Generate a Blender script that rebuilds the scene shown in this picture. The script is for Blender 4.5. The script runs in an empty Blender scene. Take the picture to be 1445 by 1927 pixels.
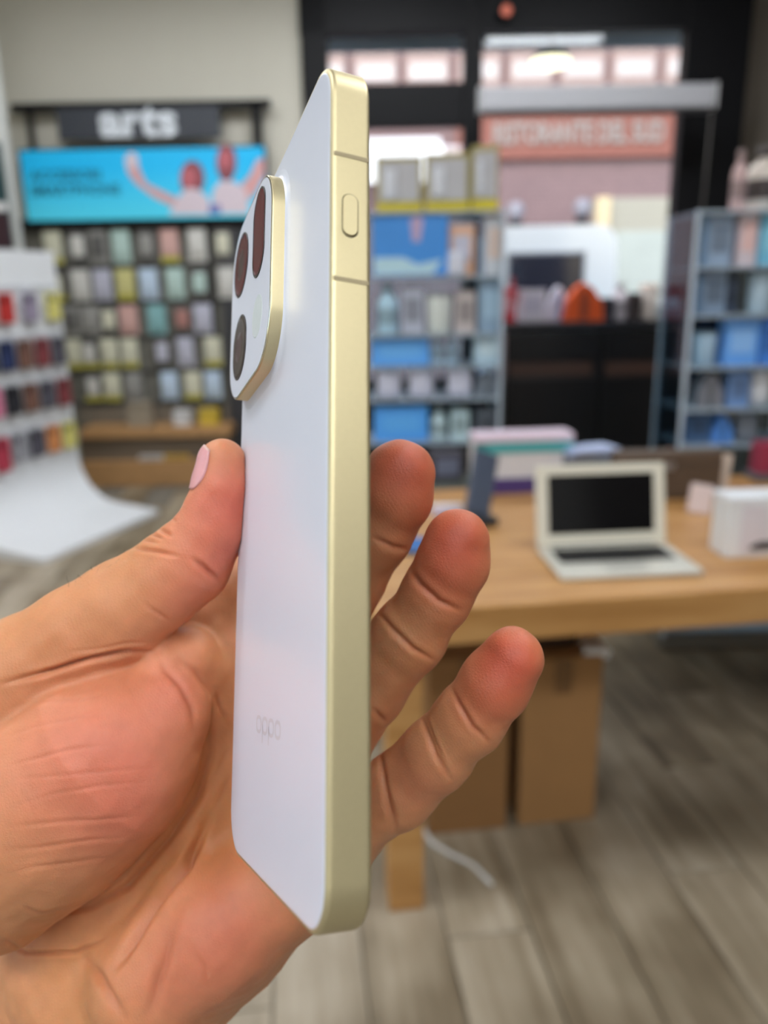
import bpy, bmesh, math, random
import numpy as np
from mathutils import Matrix, Vector
random.seed(7); rng = np.random.default_rng(7)

# ------------------------------------------------------------------ camera
scene = bpy.context.scene
C = scene.collection
F, CX, CY = 1500.0, 722.5, 963.5          # focal length and centre, for a 1445 x 1927 frame
CAM_H, PITCH, ROLL = 1.45, math.radians(15.6), math.radians(1.0)
fw = Vector((0, math.cos(PITCH), -math.sin(PITCH)))
r0 = Vector((1, 0, 0)); u0 = r0.cross(fw)
rt = r0*math.cos(ROLL) - u0*math.sin(ROLL); up = u0*math.cos(ROLL) + r0*math.sin(ROLL)
CAMM = Matrix(((rt.x, up.x, -fw.x, 0), (rt.y, up.y, -fw.y, 0), (rt.z, up.z, -fw.z, CAM_H), (0, 0, 0, 1)))
cd = bpy.data.cameras.new('camera'); cam = bpy.data.objects.new('camera', cd); C.objects.link(cam)
cam.matrix_world = CAMM
cd.sensor_fit = 'VERTICAL'; cd.sensor_height = 36.0; cd.lens = 36.0*F/1927
cd.clip_start = 0.01; cd.clip_end = 200
cd.dof.use_dof = True; cd.dof.focus_distance = 0.174; cd.dof.aperture_fstop = 28.0/2.8
scene.camera = cam

# ------------------------------------------------------------------ light
world = bpy.data.worlds.new('sky'); scene.world = world; world.use_nodes = True
wn = world.node_tree.nodes; wl = world.node_tree.links; wn.clear()
wo = wn.new('ShaderNodeOutputWorld'); wb = wn.new('ShaderNodeBackground'); sky = wn.new('ShaderNodeTexSky')
sky.sky_type = 'NISHITA'; sky.sun_disc = False; sky.sun_elevation = math.radians(42); sky.sun_rotation = math.radians(200)
sky.air_density = 1.2; sky.dust_density = 3.0
wl.new(sky.outputs[0], wb.inputs[0]); wb.inputs[1].default_value = 0.20; wl.new(wb.outputs[0], wo.inputs[0])
PANEL_POWER = 8.0                          # emission strength of the shop's ceiling panels
vs = scene.view_settings
vs.view_transform = 'Standard'; vs.look = 'None'; vs.gamma = 1.0; vs.use_curve_mapping = False; vs.exposure = 1.22

# ------------------------------------------------------------------ helpers
def lin(c):
    o = []
    for v in c[:3]:
        v = v/255.0
        o.append(v/12.92 if v <= 0.04045 else ((v+0.055)/1.055)**2.4)
    return (*o, 1.0)
_mats = {}
def mat(name, rgb, rough=0.5, metal=0.0, var=0.06, scale=30.0, bump=0.0, spec=0.5, coat=0.0, emit=0.0, trans=0.0, alpha=1.0, rnd=0.0):
    if name in _mats: return _mats[name]
    m = bpy.data.materials.new(name); m.use_nodes = True; _mats[name] = m
    nt = m.node_tree; b = nt.nodes['Principled BSDF']
    b.inputs['Roughness'].default_value = rough; b.inputs['Metallic'].default_value = metal
    b.inputs['Specular IOR Level'].default_value = spec; b.inputs['Coat Weight'].default_value = coat
    b.inputs['Transmission Weight'].default_value = trans; b.inputs['Alpha'].default_value = alpha
    tc = nt.nodes.new('ShaderNodeTexCoord'); no = nt.nodes.new('ShaderNodeTexNoise'); no.inputs['Scale'].default_value = scale
    no.inputs['Detail'].default_value = 4
    nt.links.new(tc.outputs['Object'], no.inputs['Vector'])
    hs = nt.nodes.new('ShaderNodeHueSaturation'); hs.inputs['Color'].default_value = lin(rgb)
    mr = nt.nodes.new('ShaderNodeMapRange'); mr.inputs['To Min'].default_value = 1-var; mr.inputs['To Max'].default_value = 1+var
    nt.links.new(no.outputs[0], mr.inputs['Value'])
    val = mr.outputs[0]
    if rnd:
        oi = nt.nodes.new('ShaderNodeObjectInfo'); m2 = nt.nodes.new('ShaderNodeMapRange')
        m2.inputs['To Min'].default_value = 1-rnd; m2.inputs['To Max'].default_value = 1+rnd
        nt.links.new(oi.outputs['Random'], m2.inputs['Value'])
        mu = nt.nodes.new('ShaderNodeMath'); mu.operation = 'MULTIPLY'
        nt.links.new(val, mu.inputs[0]); nt.links.new(m2.outputs[0], mu.inputs[1]); val = mu.outputs[0]
    nt.links.new(val, hs.inputs['Value']); nt.links.new(hs.outputs[0], b.inputs['Base Color'])
    if emit:
        nt.links.new(hs.outputs[0], b.inputs['Emission Color']); b.inputs['Emission Strength'].default_value = emit
    if bump:
        bp = nt.nodes.new('ShaderNodeBump'); bp.inputs['Strength'].default_value = bump; bp.inputs['Distance'].default_value = 0.002
        nt.links.new(no.outputs[0], bp.inputs['Height']); nt.links.new(bp.outputs[0], b.inputs['Normal'])
    return m
def glass_mat(name, tint, refl=0.08, rough=0.02):
    if name in _mats: return _mats[name]
    m = bpy.data.materials.new(name); m.use_nodes = True; _mats[name] = m
    nt = m.node_tree; nt.nodes.clear()
    o = nt.nodes.new('ShaderNodeOutputMaterial'); t = nt.nodes.new('ShaderNodeBsdfTransparent'); g = nt.nodes.new('ShaderNodeBsdfGlossy')
    mx = nt.nodes.new('ShaderNodeMixShader'); t.inputs[0].default_value = lin(tint); g.inputs['Roughness'].default_value = rough
    lw = nt.nodes.new('ShaderNodeLayerWeight'); lw.inputs['Blend'].default_value = 0.15
    mr = nt.nodes.new('ShaderNodeMapRange'); mr.inputs['To Min'].default_value = refl; mr.inputs['To Max'].default_value = 0.7
    nt.links.new(lw.outputs['Fresnel'], mr.inputs['Value']); nt.links.new(mr.outputs[0], mx.inputs[0])
    nt.links.new(t.outputs[0], mx.inputs[1]); nt.links.new(g.outputs[0], mx.inputs[2]); nt.links.new(mx.outputs[0], o.inputs[0])
    return m

def mesh_obj(name, me, m=None, parent=None, loc=None, rot=None):
    o = bpy.data.objects.new(name, me); C.objects.link(o)
    if m and not me.materials: me.materials.append(m)
    if parent: o.parent = parent
    if loc is not None: o.location = loc
    if rot is not None: o.rotation_euler = rot
    return o
def tag(o, label, cat, group=None):
    o['label'] = label; o['category'] = cat
    if group: o['group'] = group
    return o
def struct(o, label=None):
    o['kind'] = 'structure'
    if label: o['label'] = label
    return o
def empty(name, loc=(0, 0, 0), rz=0.0):
    o = bpy.data.objects.new(name, None); C.objects.link(o); o.empty_display_size = 0.05
    o.location = loc; o.rotation_euler = (0, 0, rz); return o
def bm_obj(name, bm, m, parent=None, smooth=False, loc=None, rot=None):
    me = bpy.data.meshes.new(name); bm.normal_update(); bm.to_mesh(me); bm.free()
    if smooth: me.polygons.foreach_set('use_smooth', [True]*len(me.polygons))
    return mesh_obj(name, me, m, parent, loc, rot)
def box_bm(bm, c, s, bev=0.0, seg=2, M=None):
    r = bmesh.ops.create_cube(bm, size=1.0)
    vs_ = r['verts']; bmesh.ops.scale(bm, vec=s, verts=vs_)
    if bev:
        es = list({e for v in vs_ for e in v.link_edges})
        rr = bmesh.ops.bevel(bm, geom=es, offset=min(bev, min(s)*0.45), segments=seg, affect='EDGES', profile=0.5)
        vs_ = list({v for f in rr['faces'] for v in f.verts} | {v for v in vs_ if v.is_valid})
    if M is not None: bmesh.ops.transform(bm, matrix=M, verts=vs_)
    bmesh.ops.translate(bm, vec=c, verts=vs_)
def box(name, c, s, m, parent=None, bev=0.0, rot=None, seg=2):
    bm = bmesh.new(); box_bm(bm, (0, 0, 0), s, bev, seg)
    return bm_obj(name, bm, m, parent, loc=c, rot=rot)
def tube(name, pts, r, m, parent=None, n=8, caps=True):
    pts = [Vector(p) for p in pts]; bm = bmesh.new(); rings = []
    for i, p in enumerate(pts):
        d = (pts[min(i+1, len(pts)-1)]-pts[max(i-1, 0)]).normalized()
        a = d.orthogonal().normalized() if i == 0 else (prev - d*prev.dot(d)).normalized()
        prev = a; b = d.cross(a); rr = r[i] if isinstance(r, (list, tuple)) else r
        rings.append([bm.verts.new(p + (a*math.cos(t)+b*math.sin(t))*rr) for t in [2*math.pi*k/n for k in range(n)]])
    for q, s in zip(rings, rings[1:]):
        for k in range(n): bm.faces.new((q[k], q[(k+1) % n], s[(k+1) % n], s[k]))
    if caps: bm.faces.new(rings[0][::-1]); bm.faces.new(rings[-1])
    return bm_obj(name, bm, m, parent, smooth=True)
def lathe(name, prof, m, parent=None, n=24, loc=None, rot=None):
    bm = bmesh.new(); rings = []
    for r, z in prof: rings.append([bm.verts.new((max(r, 1e-5)*math.cos(2*math.pi*k/n), max(r, 1e-5)*math.sin(2*math.pi*k/n), z)) for k in range(n)])
    for q, s in zip(rings, rings[1:]):
        for k in range(n): bm.faces.new((q[k], q[(k+1) % n], s[(k+1) % n], s[k]))
    bm.faces.new(rings[0][::-1]); bm.faces.new(rings[-1])
    return bm_obj(name, bm, m, parent, smooth=True, loc=loc, rot=rot)
def prism(name, outline, y0, y1, m, parent=None, loc=None, rot=None):   # outline in x,z ; extruded along y
    bm = bmesh.new(); a = [bm.verts.new((x, y0, z)) for x, z in outline]; b = [bm.verts.new((x, y1, z)) for x, z in outline]
    n = len(a); bm.faces.new(a); bm.faces.new(b[::-1])
    for k in range(n): bm.faces.new((a[k], b[k], b[(k+1) % n], a[(k+1) % n]))
    bmesh.ops.recalc_face_normals(bm, faces=bm.faces)
    return bm_obj(name, bm, m, parent, loc=loc, rot=rot)
def text(name, s, size, m, parent=None, loc=None, rot=None, extrude=0.004, width=None, bold=0.0):
    cu = bpy.data.curves.new(name, 'FONT'); cu.body = s; cu.size = size; cu.extrude = extrude; cu.offset = bold; cu.resolution_u = 3
    cu.align_x = 'CENTER'; cu.align_y = 'CENTER'
    t = bpy.data.objects.new(name+'_c', cu); C.objects.link(t)
    me = bpy.data.meshes.new_from_object(t.evaluated_get(bpy.context.evaluated_depsgraph_get()))
    bpy.data.objects.remove(t); bpy.data.curves.remove(cu)
    if width:
        xs = [v.co.x for v in me.vertices]; k = width/(max(xs)-min(xs))
        for v in me.vertices: v.co.x *= k
    return mesh_obj(name, me, m, parent, loc, rot)
def ray(px, py):
    return (CAMM.to_3x3() @ Vector(((px-CX)/F, -(py-CY)/F, -1.0)))
def at(px, py, Y):                        # the point of the plane y = Y behind a picture position
    d = ray(px, py); t = Y/d.y; return Vector((d.x*t, Y, CAM_H+d.z*t))
def ground(px, py, z=0.0):
    d = ray(px, py); t = (z-CAM_H)/d.z; return Vector((d.x*t, d.y*t, z))

# ------------------------------------------------------------------ common materials
black_metal = mat('black_powder_coat', (14, 14, 17), 0.5, var=0.08, spec=0.2)
white_plastic = mat('white_plastic', (226, 228, 230), 0.35)
white_card = mat('white_card', (222, 222, 222), 0.6)
steel = mat('brushed_steel', (170, 172, 176), 0.35, 0.9)
clear = glass_mat('window_glass', (246, 249, 250), 0.03)
acrylic = glass_mat('acrylic_sheet', (222, 236, 244), 0.06, 0.08)
YB = 6.45          # back wall of the shop

# ------------------------------------------------------------------ the room
XL, XR, YF, ZC = -3.4, at(1400, 150, YB).x, -3.2, 3.75
plaster = mat('warm_plaster', (200, 196, 182), 0.8, var=0.03, scale=3)
dark_wall = mat('dark_brown_panel', (84, 76, 66), 0.6, var=0.05, scale=4)
xw = at(574, 60, YB).x                    # left edge of the shop front
struct(box('wall_back', ((XL+xw)/2, YB+0.08, ZC/2), (xw-XL, 0.16, ZC), plaster))
W2 = (-2.7, 0.9, 0.5, 3.1)                 # y0, y1, z0, z1 of the side window added to light phone and palm
wlft = struct(box('wall_left', (XL-0.08, (W2[1]+YB)/2, ZC/2), (0.16, YB-W2[1], ZC), plaster))
for nm, y0_, y1_, z0_, z1_ in (('wall_section', YF, W2[0], 0, ZC), ('wall_section', W2[0], W2[1], 0, W2[2]), ('wall_section', W2[0], W2[1], W2[3], ZC)):
    box(nm, (0, (y0_+y1_)/2-(W2[1]+YB)/2, (z0_+z1_)/2-ZC/2), (0.16, y1_-y0_, z1_-z0_), plaster, wlft)
w2 = struct(empty('added_window', (XL-0.08, (W2[0]+W2[1])/2, W2[2])), 'added black framed side window that lights the phone and palm')
ww_, hh_ = W2[1]-W2[0], W2[3]-W2[2]
for yy in (-ww_/2+0.04, 0, ww_/2-0.04): box('post', (0, yy, hh_/2), (0.1, 0.08, hh_), black_metal, w2, 0.004)
for zz in (0.04, hh_-0.04): box('rail', (0, 0, zz), (0.09, ww_, 0.08), black_metal, w2, 0.004)
for yy in (-ww_/4, ww_/4): box('pane', (0.0, yy, hh_/2), (0.006, ww_/2-0.08, hh_-0.16), clear, w2)
struct(box('wall_right', (XR+0.08, (YF+YB)/2, ZC/2), (0.16, YB-YF, ZC), dark_wall))
struct(box('wall_front', ((XL+XR)/2, YF-0.08, ZC/2), (XR-XL+0.32, 0.16, ZC), mat('front_plaster', (206, 204, 198), 0.8, var=0.03, scale=3)))
struct(box('ceiling', ((XL+XR)/2, (YF+YB)/2, ZC+0.08), (XR-XL+0.32, YB-YF+0.3, 0.16), mat('ceiling_white', (222, 222, 220), 0.85, var=0.02, scale=3)))
fl = struct(box('floor', ((XL+XR)/2, (YF+YB)/2, -0.06), (XR-XL, YB-YF, 0.10), mat('grout', (120, 112, 100), 0.9)))

def plank_mat():
    m = bpy.data.materials.new('wood_look_tile'); m.use_nodes = True; nt = m.node_tree; b = nt.nodes['Principled BSDF']
    tc = nt.nodes.new('ShaderNodeTexCoord'); mp = nt.nodes.new('ShaderNodeMapping'); oi = nt.nodes.new('ShaderNodeObjectInfo')
    mp.inputs['Scale'].default_value = (22, 1.6, 1)
    ad = nt.nodes.new('ShaderNodeVectorMath'); ad.operation = 'ADD'
    sc = nt.nodes.new('ShaderNodeVectorMath'); sc.operation = 'SCALE'; sc.inputs[0].default_value = (17, 31, 5)
    nt.links.new(oi.outputs['Random'], sc.inputs['Scale']); nt.links.new(tc.outputs['Object'], ad.inputs[0]); nt.links.new(sc.outputs[0], ad.inputs[1])
    nt.links.new(ad.outputs[0], mp.inputs['Vector'])
    n = nt.nodes.new('ShaderNodeTexNoise'); n.inputs['Scale'].default_value = 1.0; n.inputs['Detail'].default_value = 6; n.inputs['Roughness'].default_value = 0.6
    nt.links.new(mp.outputs[0], n.inputs['Vector'])
    n2 = nt.nodes.new('ShaderNodeTexNoise'); n2.inputs['Scale'].default_value = 3.5; nt.links.new(ad.outputs[0], n2.inputs['Vector'])
    mx = nt.nodes.new('ShaderNodeMath'); mx.operation = 'ADD'; nt.links.new(n.outputs[0], mx.inputs[0]); nt.links.new(n2.outputs[0], mx.inputs[1])
    m3 = nt.nodes.new('ShaderNodeMath'); m3.operation = 'MULTIPLY_ADD'; m3.inputs[1].default_value = 0.34
    nt.links.new(oi.outputs['Random'], m3.inputs[0]); nt.links.new(mx.outputs[0], m3.inputs[2])
    cr = nt.nodes.new('ShaderNodeValToRGB'); e = cr.color_ramp.elements
    mr = nt.nodes.new('ShaderNodeMapRange'); mr.inputs['From Min'].default_value = 0.7; mr.inputs['From Max'].default_value = 1.65
    nt.links.new(m3.outputs[0], mr.inputs['Value'])
    e[0].position = 0.0; e[0].color = lin((86, 72, 54)); e[1].position = 1.0; e[1].color = lin((186, 174, 154))
    x = cr.color_ramp.elements.new(0.35); x.color = lin((126, 112, 90)); x = cr.color_ramp.elements.new(0.65); x.color = lin((158, 144, 122))
    nt.links.new(mr.outputs[0], cr.inputs['Fac']); nt.links.new(cr.outputs[0], b.inputs['Base Color'])
    b.inputs['Roughness'].default_value = 0.42
    return m
pm = plank_mat()
PW, PL = 0.20, 1.20
bm = bmesh.new(); box_bm(bm, (0, 0, 0), (PW-0.004, PL-0.004, 0.012), 0.0015, 1)
pme = bpy.data.meshes.new('plank'); bm.to_mesh(pme); bm.free(); pme.materials.append(pm)
ang = math.radians(6.5); ca, sa = math.cos(ang), math.sin(ang); floc = fl.location
for i in range(-24, 26):
    off = (i*0.37) % 1.0
    for j in range(-1, 7):
        a, b_ = i*PW, (j+off)*PL
        x, y = a*ca - b_*sa, a*sa + b_*ca
        if not (XL+0.18 < x < XR-0.18 and 0.5 < y < YB-0.62): continue
        if abs(x) > 0.8*y + 0.7: continue
        o = mesh_obj('plank', pme, None, fl, (x-floc.x, y-floc.y, -0.006-floc.z), (0, 0, ang))
# a skirting board under the beige wall
struct(box('baseboard_back', ((XL+xw)/2, YB-0.008, 0.04), (xw-XL, 0.016, 0.08), mat('skirting', (186, 182, 172), 0.6)))

# ceiling panels (the shop's lamps; the middle ones added to brighten phone and back wall)
lamp_on = mat('panel_diffuser', (246, 250, 255), 0.4, var=0.0, emit=PANEL_POWER)
lamp_frame = mat('panel_frame', (230, 230, 230), 0.5)
for lx, ly, where in ((-1.7, -1.6, 'behind the photographer on the left'), (-0.2, -1.6, 'added behind the photographer in the middle to brighten the phone'), (1.3, -1.6, 'behind the photographer on the right'), (-1.7, 1.2, 'above the left aisle'),
                      (1.3, 1.2, 'above the wooden table'), (-1.7, 4.6, 'before the accessory wall'), (0.0, 4.9, 'added between the accessory wall and the shop window'), (1.6, 4.6, 'before the shop window')):
    t = tag(empty('ceiling_lamp', (lx, ly, ZC)), 'square white ceiling light panel ' + where, 'lamp', 'ceiling light panels')
    box('diffuser', (0, 0, -0.03), (1.1, 0.6, 0.02), lamp_on, t)
    for sx, sy, w, d in ((0, 0.315, 1.18, 0.03), (0, -0.315, 1.18, 0.03), (0.57, 0, 0.04, 0.6), (-0.57, 0, 0.04, 0.6)):
        box('frame_rail', (sx, sy, -0.022), (w, d, 0.04), lamp_frame, t)

# ------------------------------------------------------------------ shop front
YW = YB - 0.05
def rect(px0, py0, px1, py1, Y):
    a = at(px0, py0, Y); b = at(px1, py1, Y); c_ = at(px0, py1, Y); d = at(px1, py0, Y)
    return (a.x+c_.x)/2, (b.x+d.x)/2, (b.z+c_.z)/2, (a.z+d.z)/2      # x0, x1, z0, z1
def bar(name, px0, py0, px1, py1, Y, th, m, parent=None, bev=0.006, z0=None, z1=None):
    x0, x1, a, b = rect(px0, py0, px1, py1, Y)
    if z0 is not None: a = z0
    if z1 is not None: b = z1
    return box(name, ((x0+x1)/2, Y+th/2, (a+b)/2), (x1-x0, th, b-a), m, parent, bev)
win = struct(empty('window_1', (0, 0, 0)), 'black framed shop window with transom lights')
zs = 0.75
bar('frame_head', 560, -40, 1420, 58, YW, 0.12, black_metal, win, z1=ZC)
bar('post', 572, 0, 622, 500, YW, 0.14, black_metal, win, z0=0, z1=ZC)
bar('post', 872, 0, 906, 500, YW-0.005, 0.15, black_metal, win, z0=0, z1=ZC)
bar('post', 1279, 0, 1400, 500, YW-0.005, 0.15, black_metal, win, z0=0, z1=ZC)
bar('transom', 622, 156, 872, 238, YW, 0.12, black_metal, win)
x0, x1, a, b = rect(622, 200, 1279, 300, YW)
box('sill_panel', ((x0+x1)/2, YW+0.07, zs/2), (x1-x0, 0.1, zs), black_metal, win, 0.005)
for p0, p1, za, zb in ((622, 872, None, None), (906, 1279, None, None)):
    xa, xb, _, _ = rect(p0, 60, p1, 500, YW); zt = at(900, 58, YW).z
    box('pane', ((xa+xb)/2, YW+0.075, (zs+zt)/2), (xb-xa, 0.006, zt-zs), clear, win)
# roller blind cassette and its cord
rb = tag(empty('roller_blind', at(1125, 188, 6.0)), 'pale grey roller blind cassette across the window, rolled up', 'blind')
lx = at(1342, 188, 6.0).x - at(903, 188, 6.0).x; mid = (at(1342, 180, 6.0) + at(903, 190, 6.0))/2
rb.location = mid
box('cassette', (0, 0, 0), (lx, 0.09, 0.155), mat('blind_grey', (168, 168, 172), 0.5), rb, 0.02)
box('end_cap', (lx/2+0.006, 0, 0), (0.012, 0.1, 0.165), mat('blind_cap', (190, 190, 190), 0.4), rb, 0.004)
box('end_cap', (-lx/2-0.006, 0, 0), (0.012, 0.1, 0.165), _mats['blind_cap'], rb, 0.004)
box('bottom_rail', (0, 0.0, -0.09), (lx-0.05, 0.03, 0.022), mat('blind_rail', (60, 60, 64), 0.5), rb, 0.004)
for sx in (-1, 1): box('bracket', (sx*lx*0.42, 0.2, 0.03), (0.03, 0.36, 0.05), black_metal, rb, 0.003)
tube('pull_cord', [(lx/2-0.02, -0.05, -0.05), (lx/2-0.03, -0.06, -0.6), (lx/2-0.04, -0.05, -1.12)], 0.006, mat('cord_grey', (90, 86, 82), 0.6), rb)
# added red glow in place of a reflection on the window head
sp = tag(empty('red_reflection', at(952, 22, YW-0.04)), 'small dull red glow standing in for a reflection on the black window head', 'lamp')
lathe('housing', [(0.03, 0), (0.052, 0.0), (0.056, 0.03), (0.05, 0.036), (0.04, 0.03)], black_metal, sp, loc=(0, 0, 0), rot=(math.pi/2, 0, 0))
lathe('glow_disc', [(0.038, 0.026), (0.034, 0.034), (0.0, 0.04)], mat('red_reflection_glow', (200, 110, 90), 0.4, emit=0.25), sp, rot=(math.pi/2, 0, 0))

# ------------------------------------------------------------------ street outside
asphalt = mat('asphalt', (118, 118, 122), 0.9, var=0.1, scale=12)
gp = struct(box('ground_street', (0, 8, -0.17), (60, 40, 0.1), asphalt), 'grey street beyond the shop window')
cn = tag(empty('canopy', (0, 7.3, 3.2)), 'dark canopy outside over the shop window with blue grey edge', 'canopy')
xa, xb, za, zb = rect(560, 66, 1400, 94, 7.7)
box('fascia', ((xa+xb)/2, 0.4, (za+zb)/2-3.2), (xb-xa+0.6, 0.05, zb-za), mat('fascia_blue_grey', (200, 220, 232), 0.5), cn)
box('soffit', ((xa+xb)/2, -0.14, zb-3.2+0.05), (xb-xa+0.6, 1.12, 0.05), mat('soffit_dark', (70, 72, 78), 0.6), cn)
ol = tag(empty('lamp_reflection', at(1036, 116, 7.2)), 'round warm white glow standing in for a ceiling light reflected in the window', 'lamp')  # added glowing body standing in for a ceiling light mirrored in the pane
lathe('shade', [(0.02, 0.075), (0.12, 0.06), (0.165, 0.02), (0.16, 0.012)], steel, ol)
lathe('globe', [(0.02, -0.055), (0.09, -0.045), (0.15, -0.02), (0.16, 0.0), (0.15, 0.012)], mat('lamp_reflection_glow', (255, 244, 205), 0.4, var=0, emit=1.3), ol)
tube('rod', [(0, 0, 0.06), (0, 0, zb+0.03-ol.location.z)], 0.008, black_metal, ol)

def brick_mat(name, c1, c2, mo, sc=3.4):
    m = bpy.data.materials.new(name); m.use_nodes = True; nt = m.node_tree; b = nt.nodes['Principled BSDF']
    tc = nt.nodes.new('ShaderNodeTexCoord'); mp = nt.nodes.new('ShaderNodeMapping'); mp.inputs['Rotation'].default_value = (math.pi/2, 0, 0)
    br = nt.nodes.new('ShaderNodeTexBrick'); br.inputs['Scale'].default_value = sc; br.inputs['Color1'].default_value = lin(c1); br.inputs['Color2'].default_value = lin(c2); br.inputs['Mortar'].default_value = lin(mo)
    nt.links.new(tc.outputs['Object'], mp.inputs[0]); nt.links.new(mp.outputs[0], br.inputs['Vector']); nt.links.new(br.outputs[0], b.inputs['Base Color'])
    b.inputs['Roughness'].default_value = 0.85; return m
YS = 14.0
bl = tag(empty('building', (0, YS, 0)), 'pink brick building across the street with a lettered red shop fascia', 'building')
brickm = brick_mat('pink_brick', (136, 112, 116), (128, 106, 110), (146, 126, 128))
box('wall', (3.0, 0.3, 3.6), (17, 0.4, 7.4), brickm, bl)
xa, xb, za, zb = rect(860, 214, 1400, 296, YS)
box('shop_fascia', ((xa+xb)/2+0.6, 0.05, (za+zb)/2), (xb-xa+1.2, 0.12, zb-za), mat('fascia_red', (140, 86, 76), 0.6, var=0.1, scale=2), bl)
lc = at(1088, 252, YS)
text('lettering', 'RISTORANTE DEL SUD', 0.44, mat('letter_white', (156, 150, 148), 0.5), bl, (lc.x, -0.03, lc.z), (math.pi/2, 0, 0), 0.01, width=2.75, bold=0.012)
xa, xb, za, zb = rect(560, 94, 1420, 158, YS)
lint = mat('window_lintel', (172, 150, 146), 0.7); paleglass = mat('far_pane', (206, 198, 200), 0.3, var=0.1, scale=1.5)
k = 0; x = xa-0.8
while x < xb+0.8:
    w = box('window', (x+0.39, 0.07, (za+zb)/2+0.25), (0.7, 0.1, zb-za+0.75), lint, bl, 0.01)
    box('pane', (0, -0.055, 0.18), (0.58, 0.02, (zb-za)*0.5), paleglass, w); box('pane', (0, -0.055, -0.28), (0.58, 0.02, (zb-za)*0.5), paleglass, w)
    x += 0.82
box('string_course', ((xa+xb)/2, 0.02, za-0.35), (xb-xa+3, 0.2, 0.12), mat('course_grey', (176, 160, 158), 0.7), bl)
xa, xb, za, zb = rect(1112, 372, 1300, 570, YS)
box('shop_door_surround', ((xa+xb)/2, 0.04, zb/2), (xb-xa, 0.14, zb), mat('cream_shopfront', (170, 168, 156), 0.6), bl, 0.02)
box('display_window', ((xa+xb)/2+0.1, -0.04, zb/2-0.1), ((xb-xa)*0.66, 0.04, zb*0.7), mat('shop_glass_pale', (176, 186, 184), 0.2, var=0.12, scale=2), bl, 0.01)
xa2, _, za2, zb2 = rect(1118, 372, 1140, 440, YS)
box('pilaster', (xa2+0.12, -0.06, zb2/2), (0.22, 0.16, zb2), mat('pilaster_cream', (228, 208, 170), 0.6), bl, 0.01)
# white awning of the shop at the left
aw = tag(empty('awning', at(760, 285, 12.8)), 'bright white awning across the street, behind the display packs', 'awning')
xa, xb, za, zb = rect(660, 248, 838, 322, 12.8); aw.location = ((xa+xb)/2, 12.8, za)
awm = mat('awning_white', (245, 248, 252), 0.6, var=0.02)
prism('canvas', [(0, 0), (0, 0.12), (1.1, zb-za+0.1), (1.1, zb-za-0.0)], -(xb-xa)/2, (xb-xa)/2, awm, aw, rot=(0, 0, math.pi/2))
box('valance', (0, -0.01, -0.06), (xb-xa, 0.02, 0.2), awm, aw)
# street lamps / round mirrors above the van
for px, py, lb in ((970, 392, 'left'), (1096, 386, 'right')):
    p = at(px, py, 13.3)
    s = tag(empty('street_lamp', (p.x, 13.3, -0.11)), 'pale globe street lamp above the %s half of the white van' % lb, 'street lamp', 'street lamps across the road')
    lathe('pole', [(0.05, 0), (0.035, 0.4), (0.03, p.z-0.12)], mat('lamp_pole', (120, 120, 126), 0.5), s, 10)
    lathe('globe', [(0.03, p.z-0.12), (0.11, p.z-0.02), (0.14, p.z+0.07), (0.11, p.z+0.17), (0.03, p.z+0.21)], mat('lamp_globe', (146, 146, 158), 0.3), s, 16)
    lathe('collar', [(0.05, p.z-0.16), (0.12, p.z-0.12), (0.12, p.z-0.09), (0.05, p.z-0.07)], black_metal, s, 16)
# white van seen from behind
vx0, vx1, vz0, vz1 = rect(908, 424, 1168, 600, 9.6)
vw = vx1-vx0; vh = vz1+0.11
van = tag(empty('van', ((vx0+vx1)/2, 9.6, -0.11)), 'white van parked in the street outside the window', 'van')
vpaint = mat('van_white', (246, 250, 252), 0.25, var=0.02, coat=0.5)
def arch(w, z0, z1, r=0.22, tap=0.06, n=6):
    pts = [(-w/2, z0)]
    for k in range(n+1):
        t = math.pi - k*math.pi/2/n; pts.append((-w/2+tap+r+r*math.cos(t), z1-r+r*math.sin(t)))
    for k in range(n+1):
        t = math.pi/2 - k*math.pi/2/n; pts.append((w/2-tap-r+r*math.cos(t), z1-r+r*math.sin(t)))
    return pts + [(w/2, z0)]
prism('body', arch(vw, 0.32, vh), 0, 3.1, vpaint, van)
wx0, wx1, wz0, wz1 = rect(958, 478, 1096, 566, 9.58); cxv = (vx0+vx1)/2
box('rear_window', ((wx0+wx1)/2-cxv, -0.012, (wz0+wz1)/2+0.11), (wx1-wx0, 0.03, wz1-wz0), mat('van_glass', (44, 46, 60), 0.12, var=0.1), van, 0.012)
box('window_seal', ((wx0+wx1)/2-cxv, -0.004, (wz0+wz1)/2+0.11), (wx1-wx0+0.06, 0.03, wz1-wz0+0.06), mat('van_seal', (150, 152, 158), 0.5), van, 0.012)
box('bumper', (0, -0.08, 0.42), (vw*0.98, 0.18, 0.2), mat('bumper_grey', (110, 112, 116), 0.5), van, 0.04)
for sx in (-1, 1):
    box('tail_lamp', (sx*(vw/2-0.09), -0.015, 1.0), (0.1, 0.05, 0.4), mat('tail_red', (190, 40, 40), 0.3), van, 0.015)
    for yy in (0.7, 2.5): lathe('wheel', [(0.1, -0.1), (0.3, -0.1), (0.33, -0.06), (0.33, 0.06), (0.3, 0.1), (0.1, 0.1)], mat('tyre', (34, 34, 36), 0.8), van, 20, (sx*(vw/2-0.1), yy, 0.33), (0, math.pi/2, 0))

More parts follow.
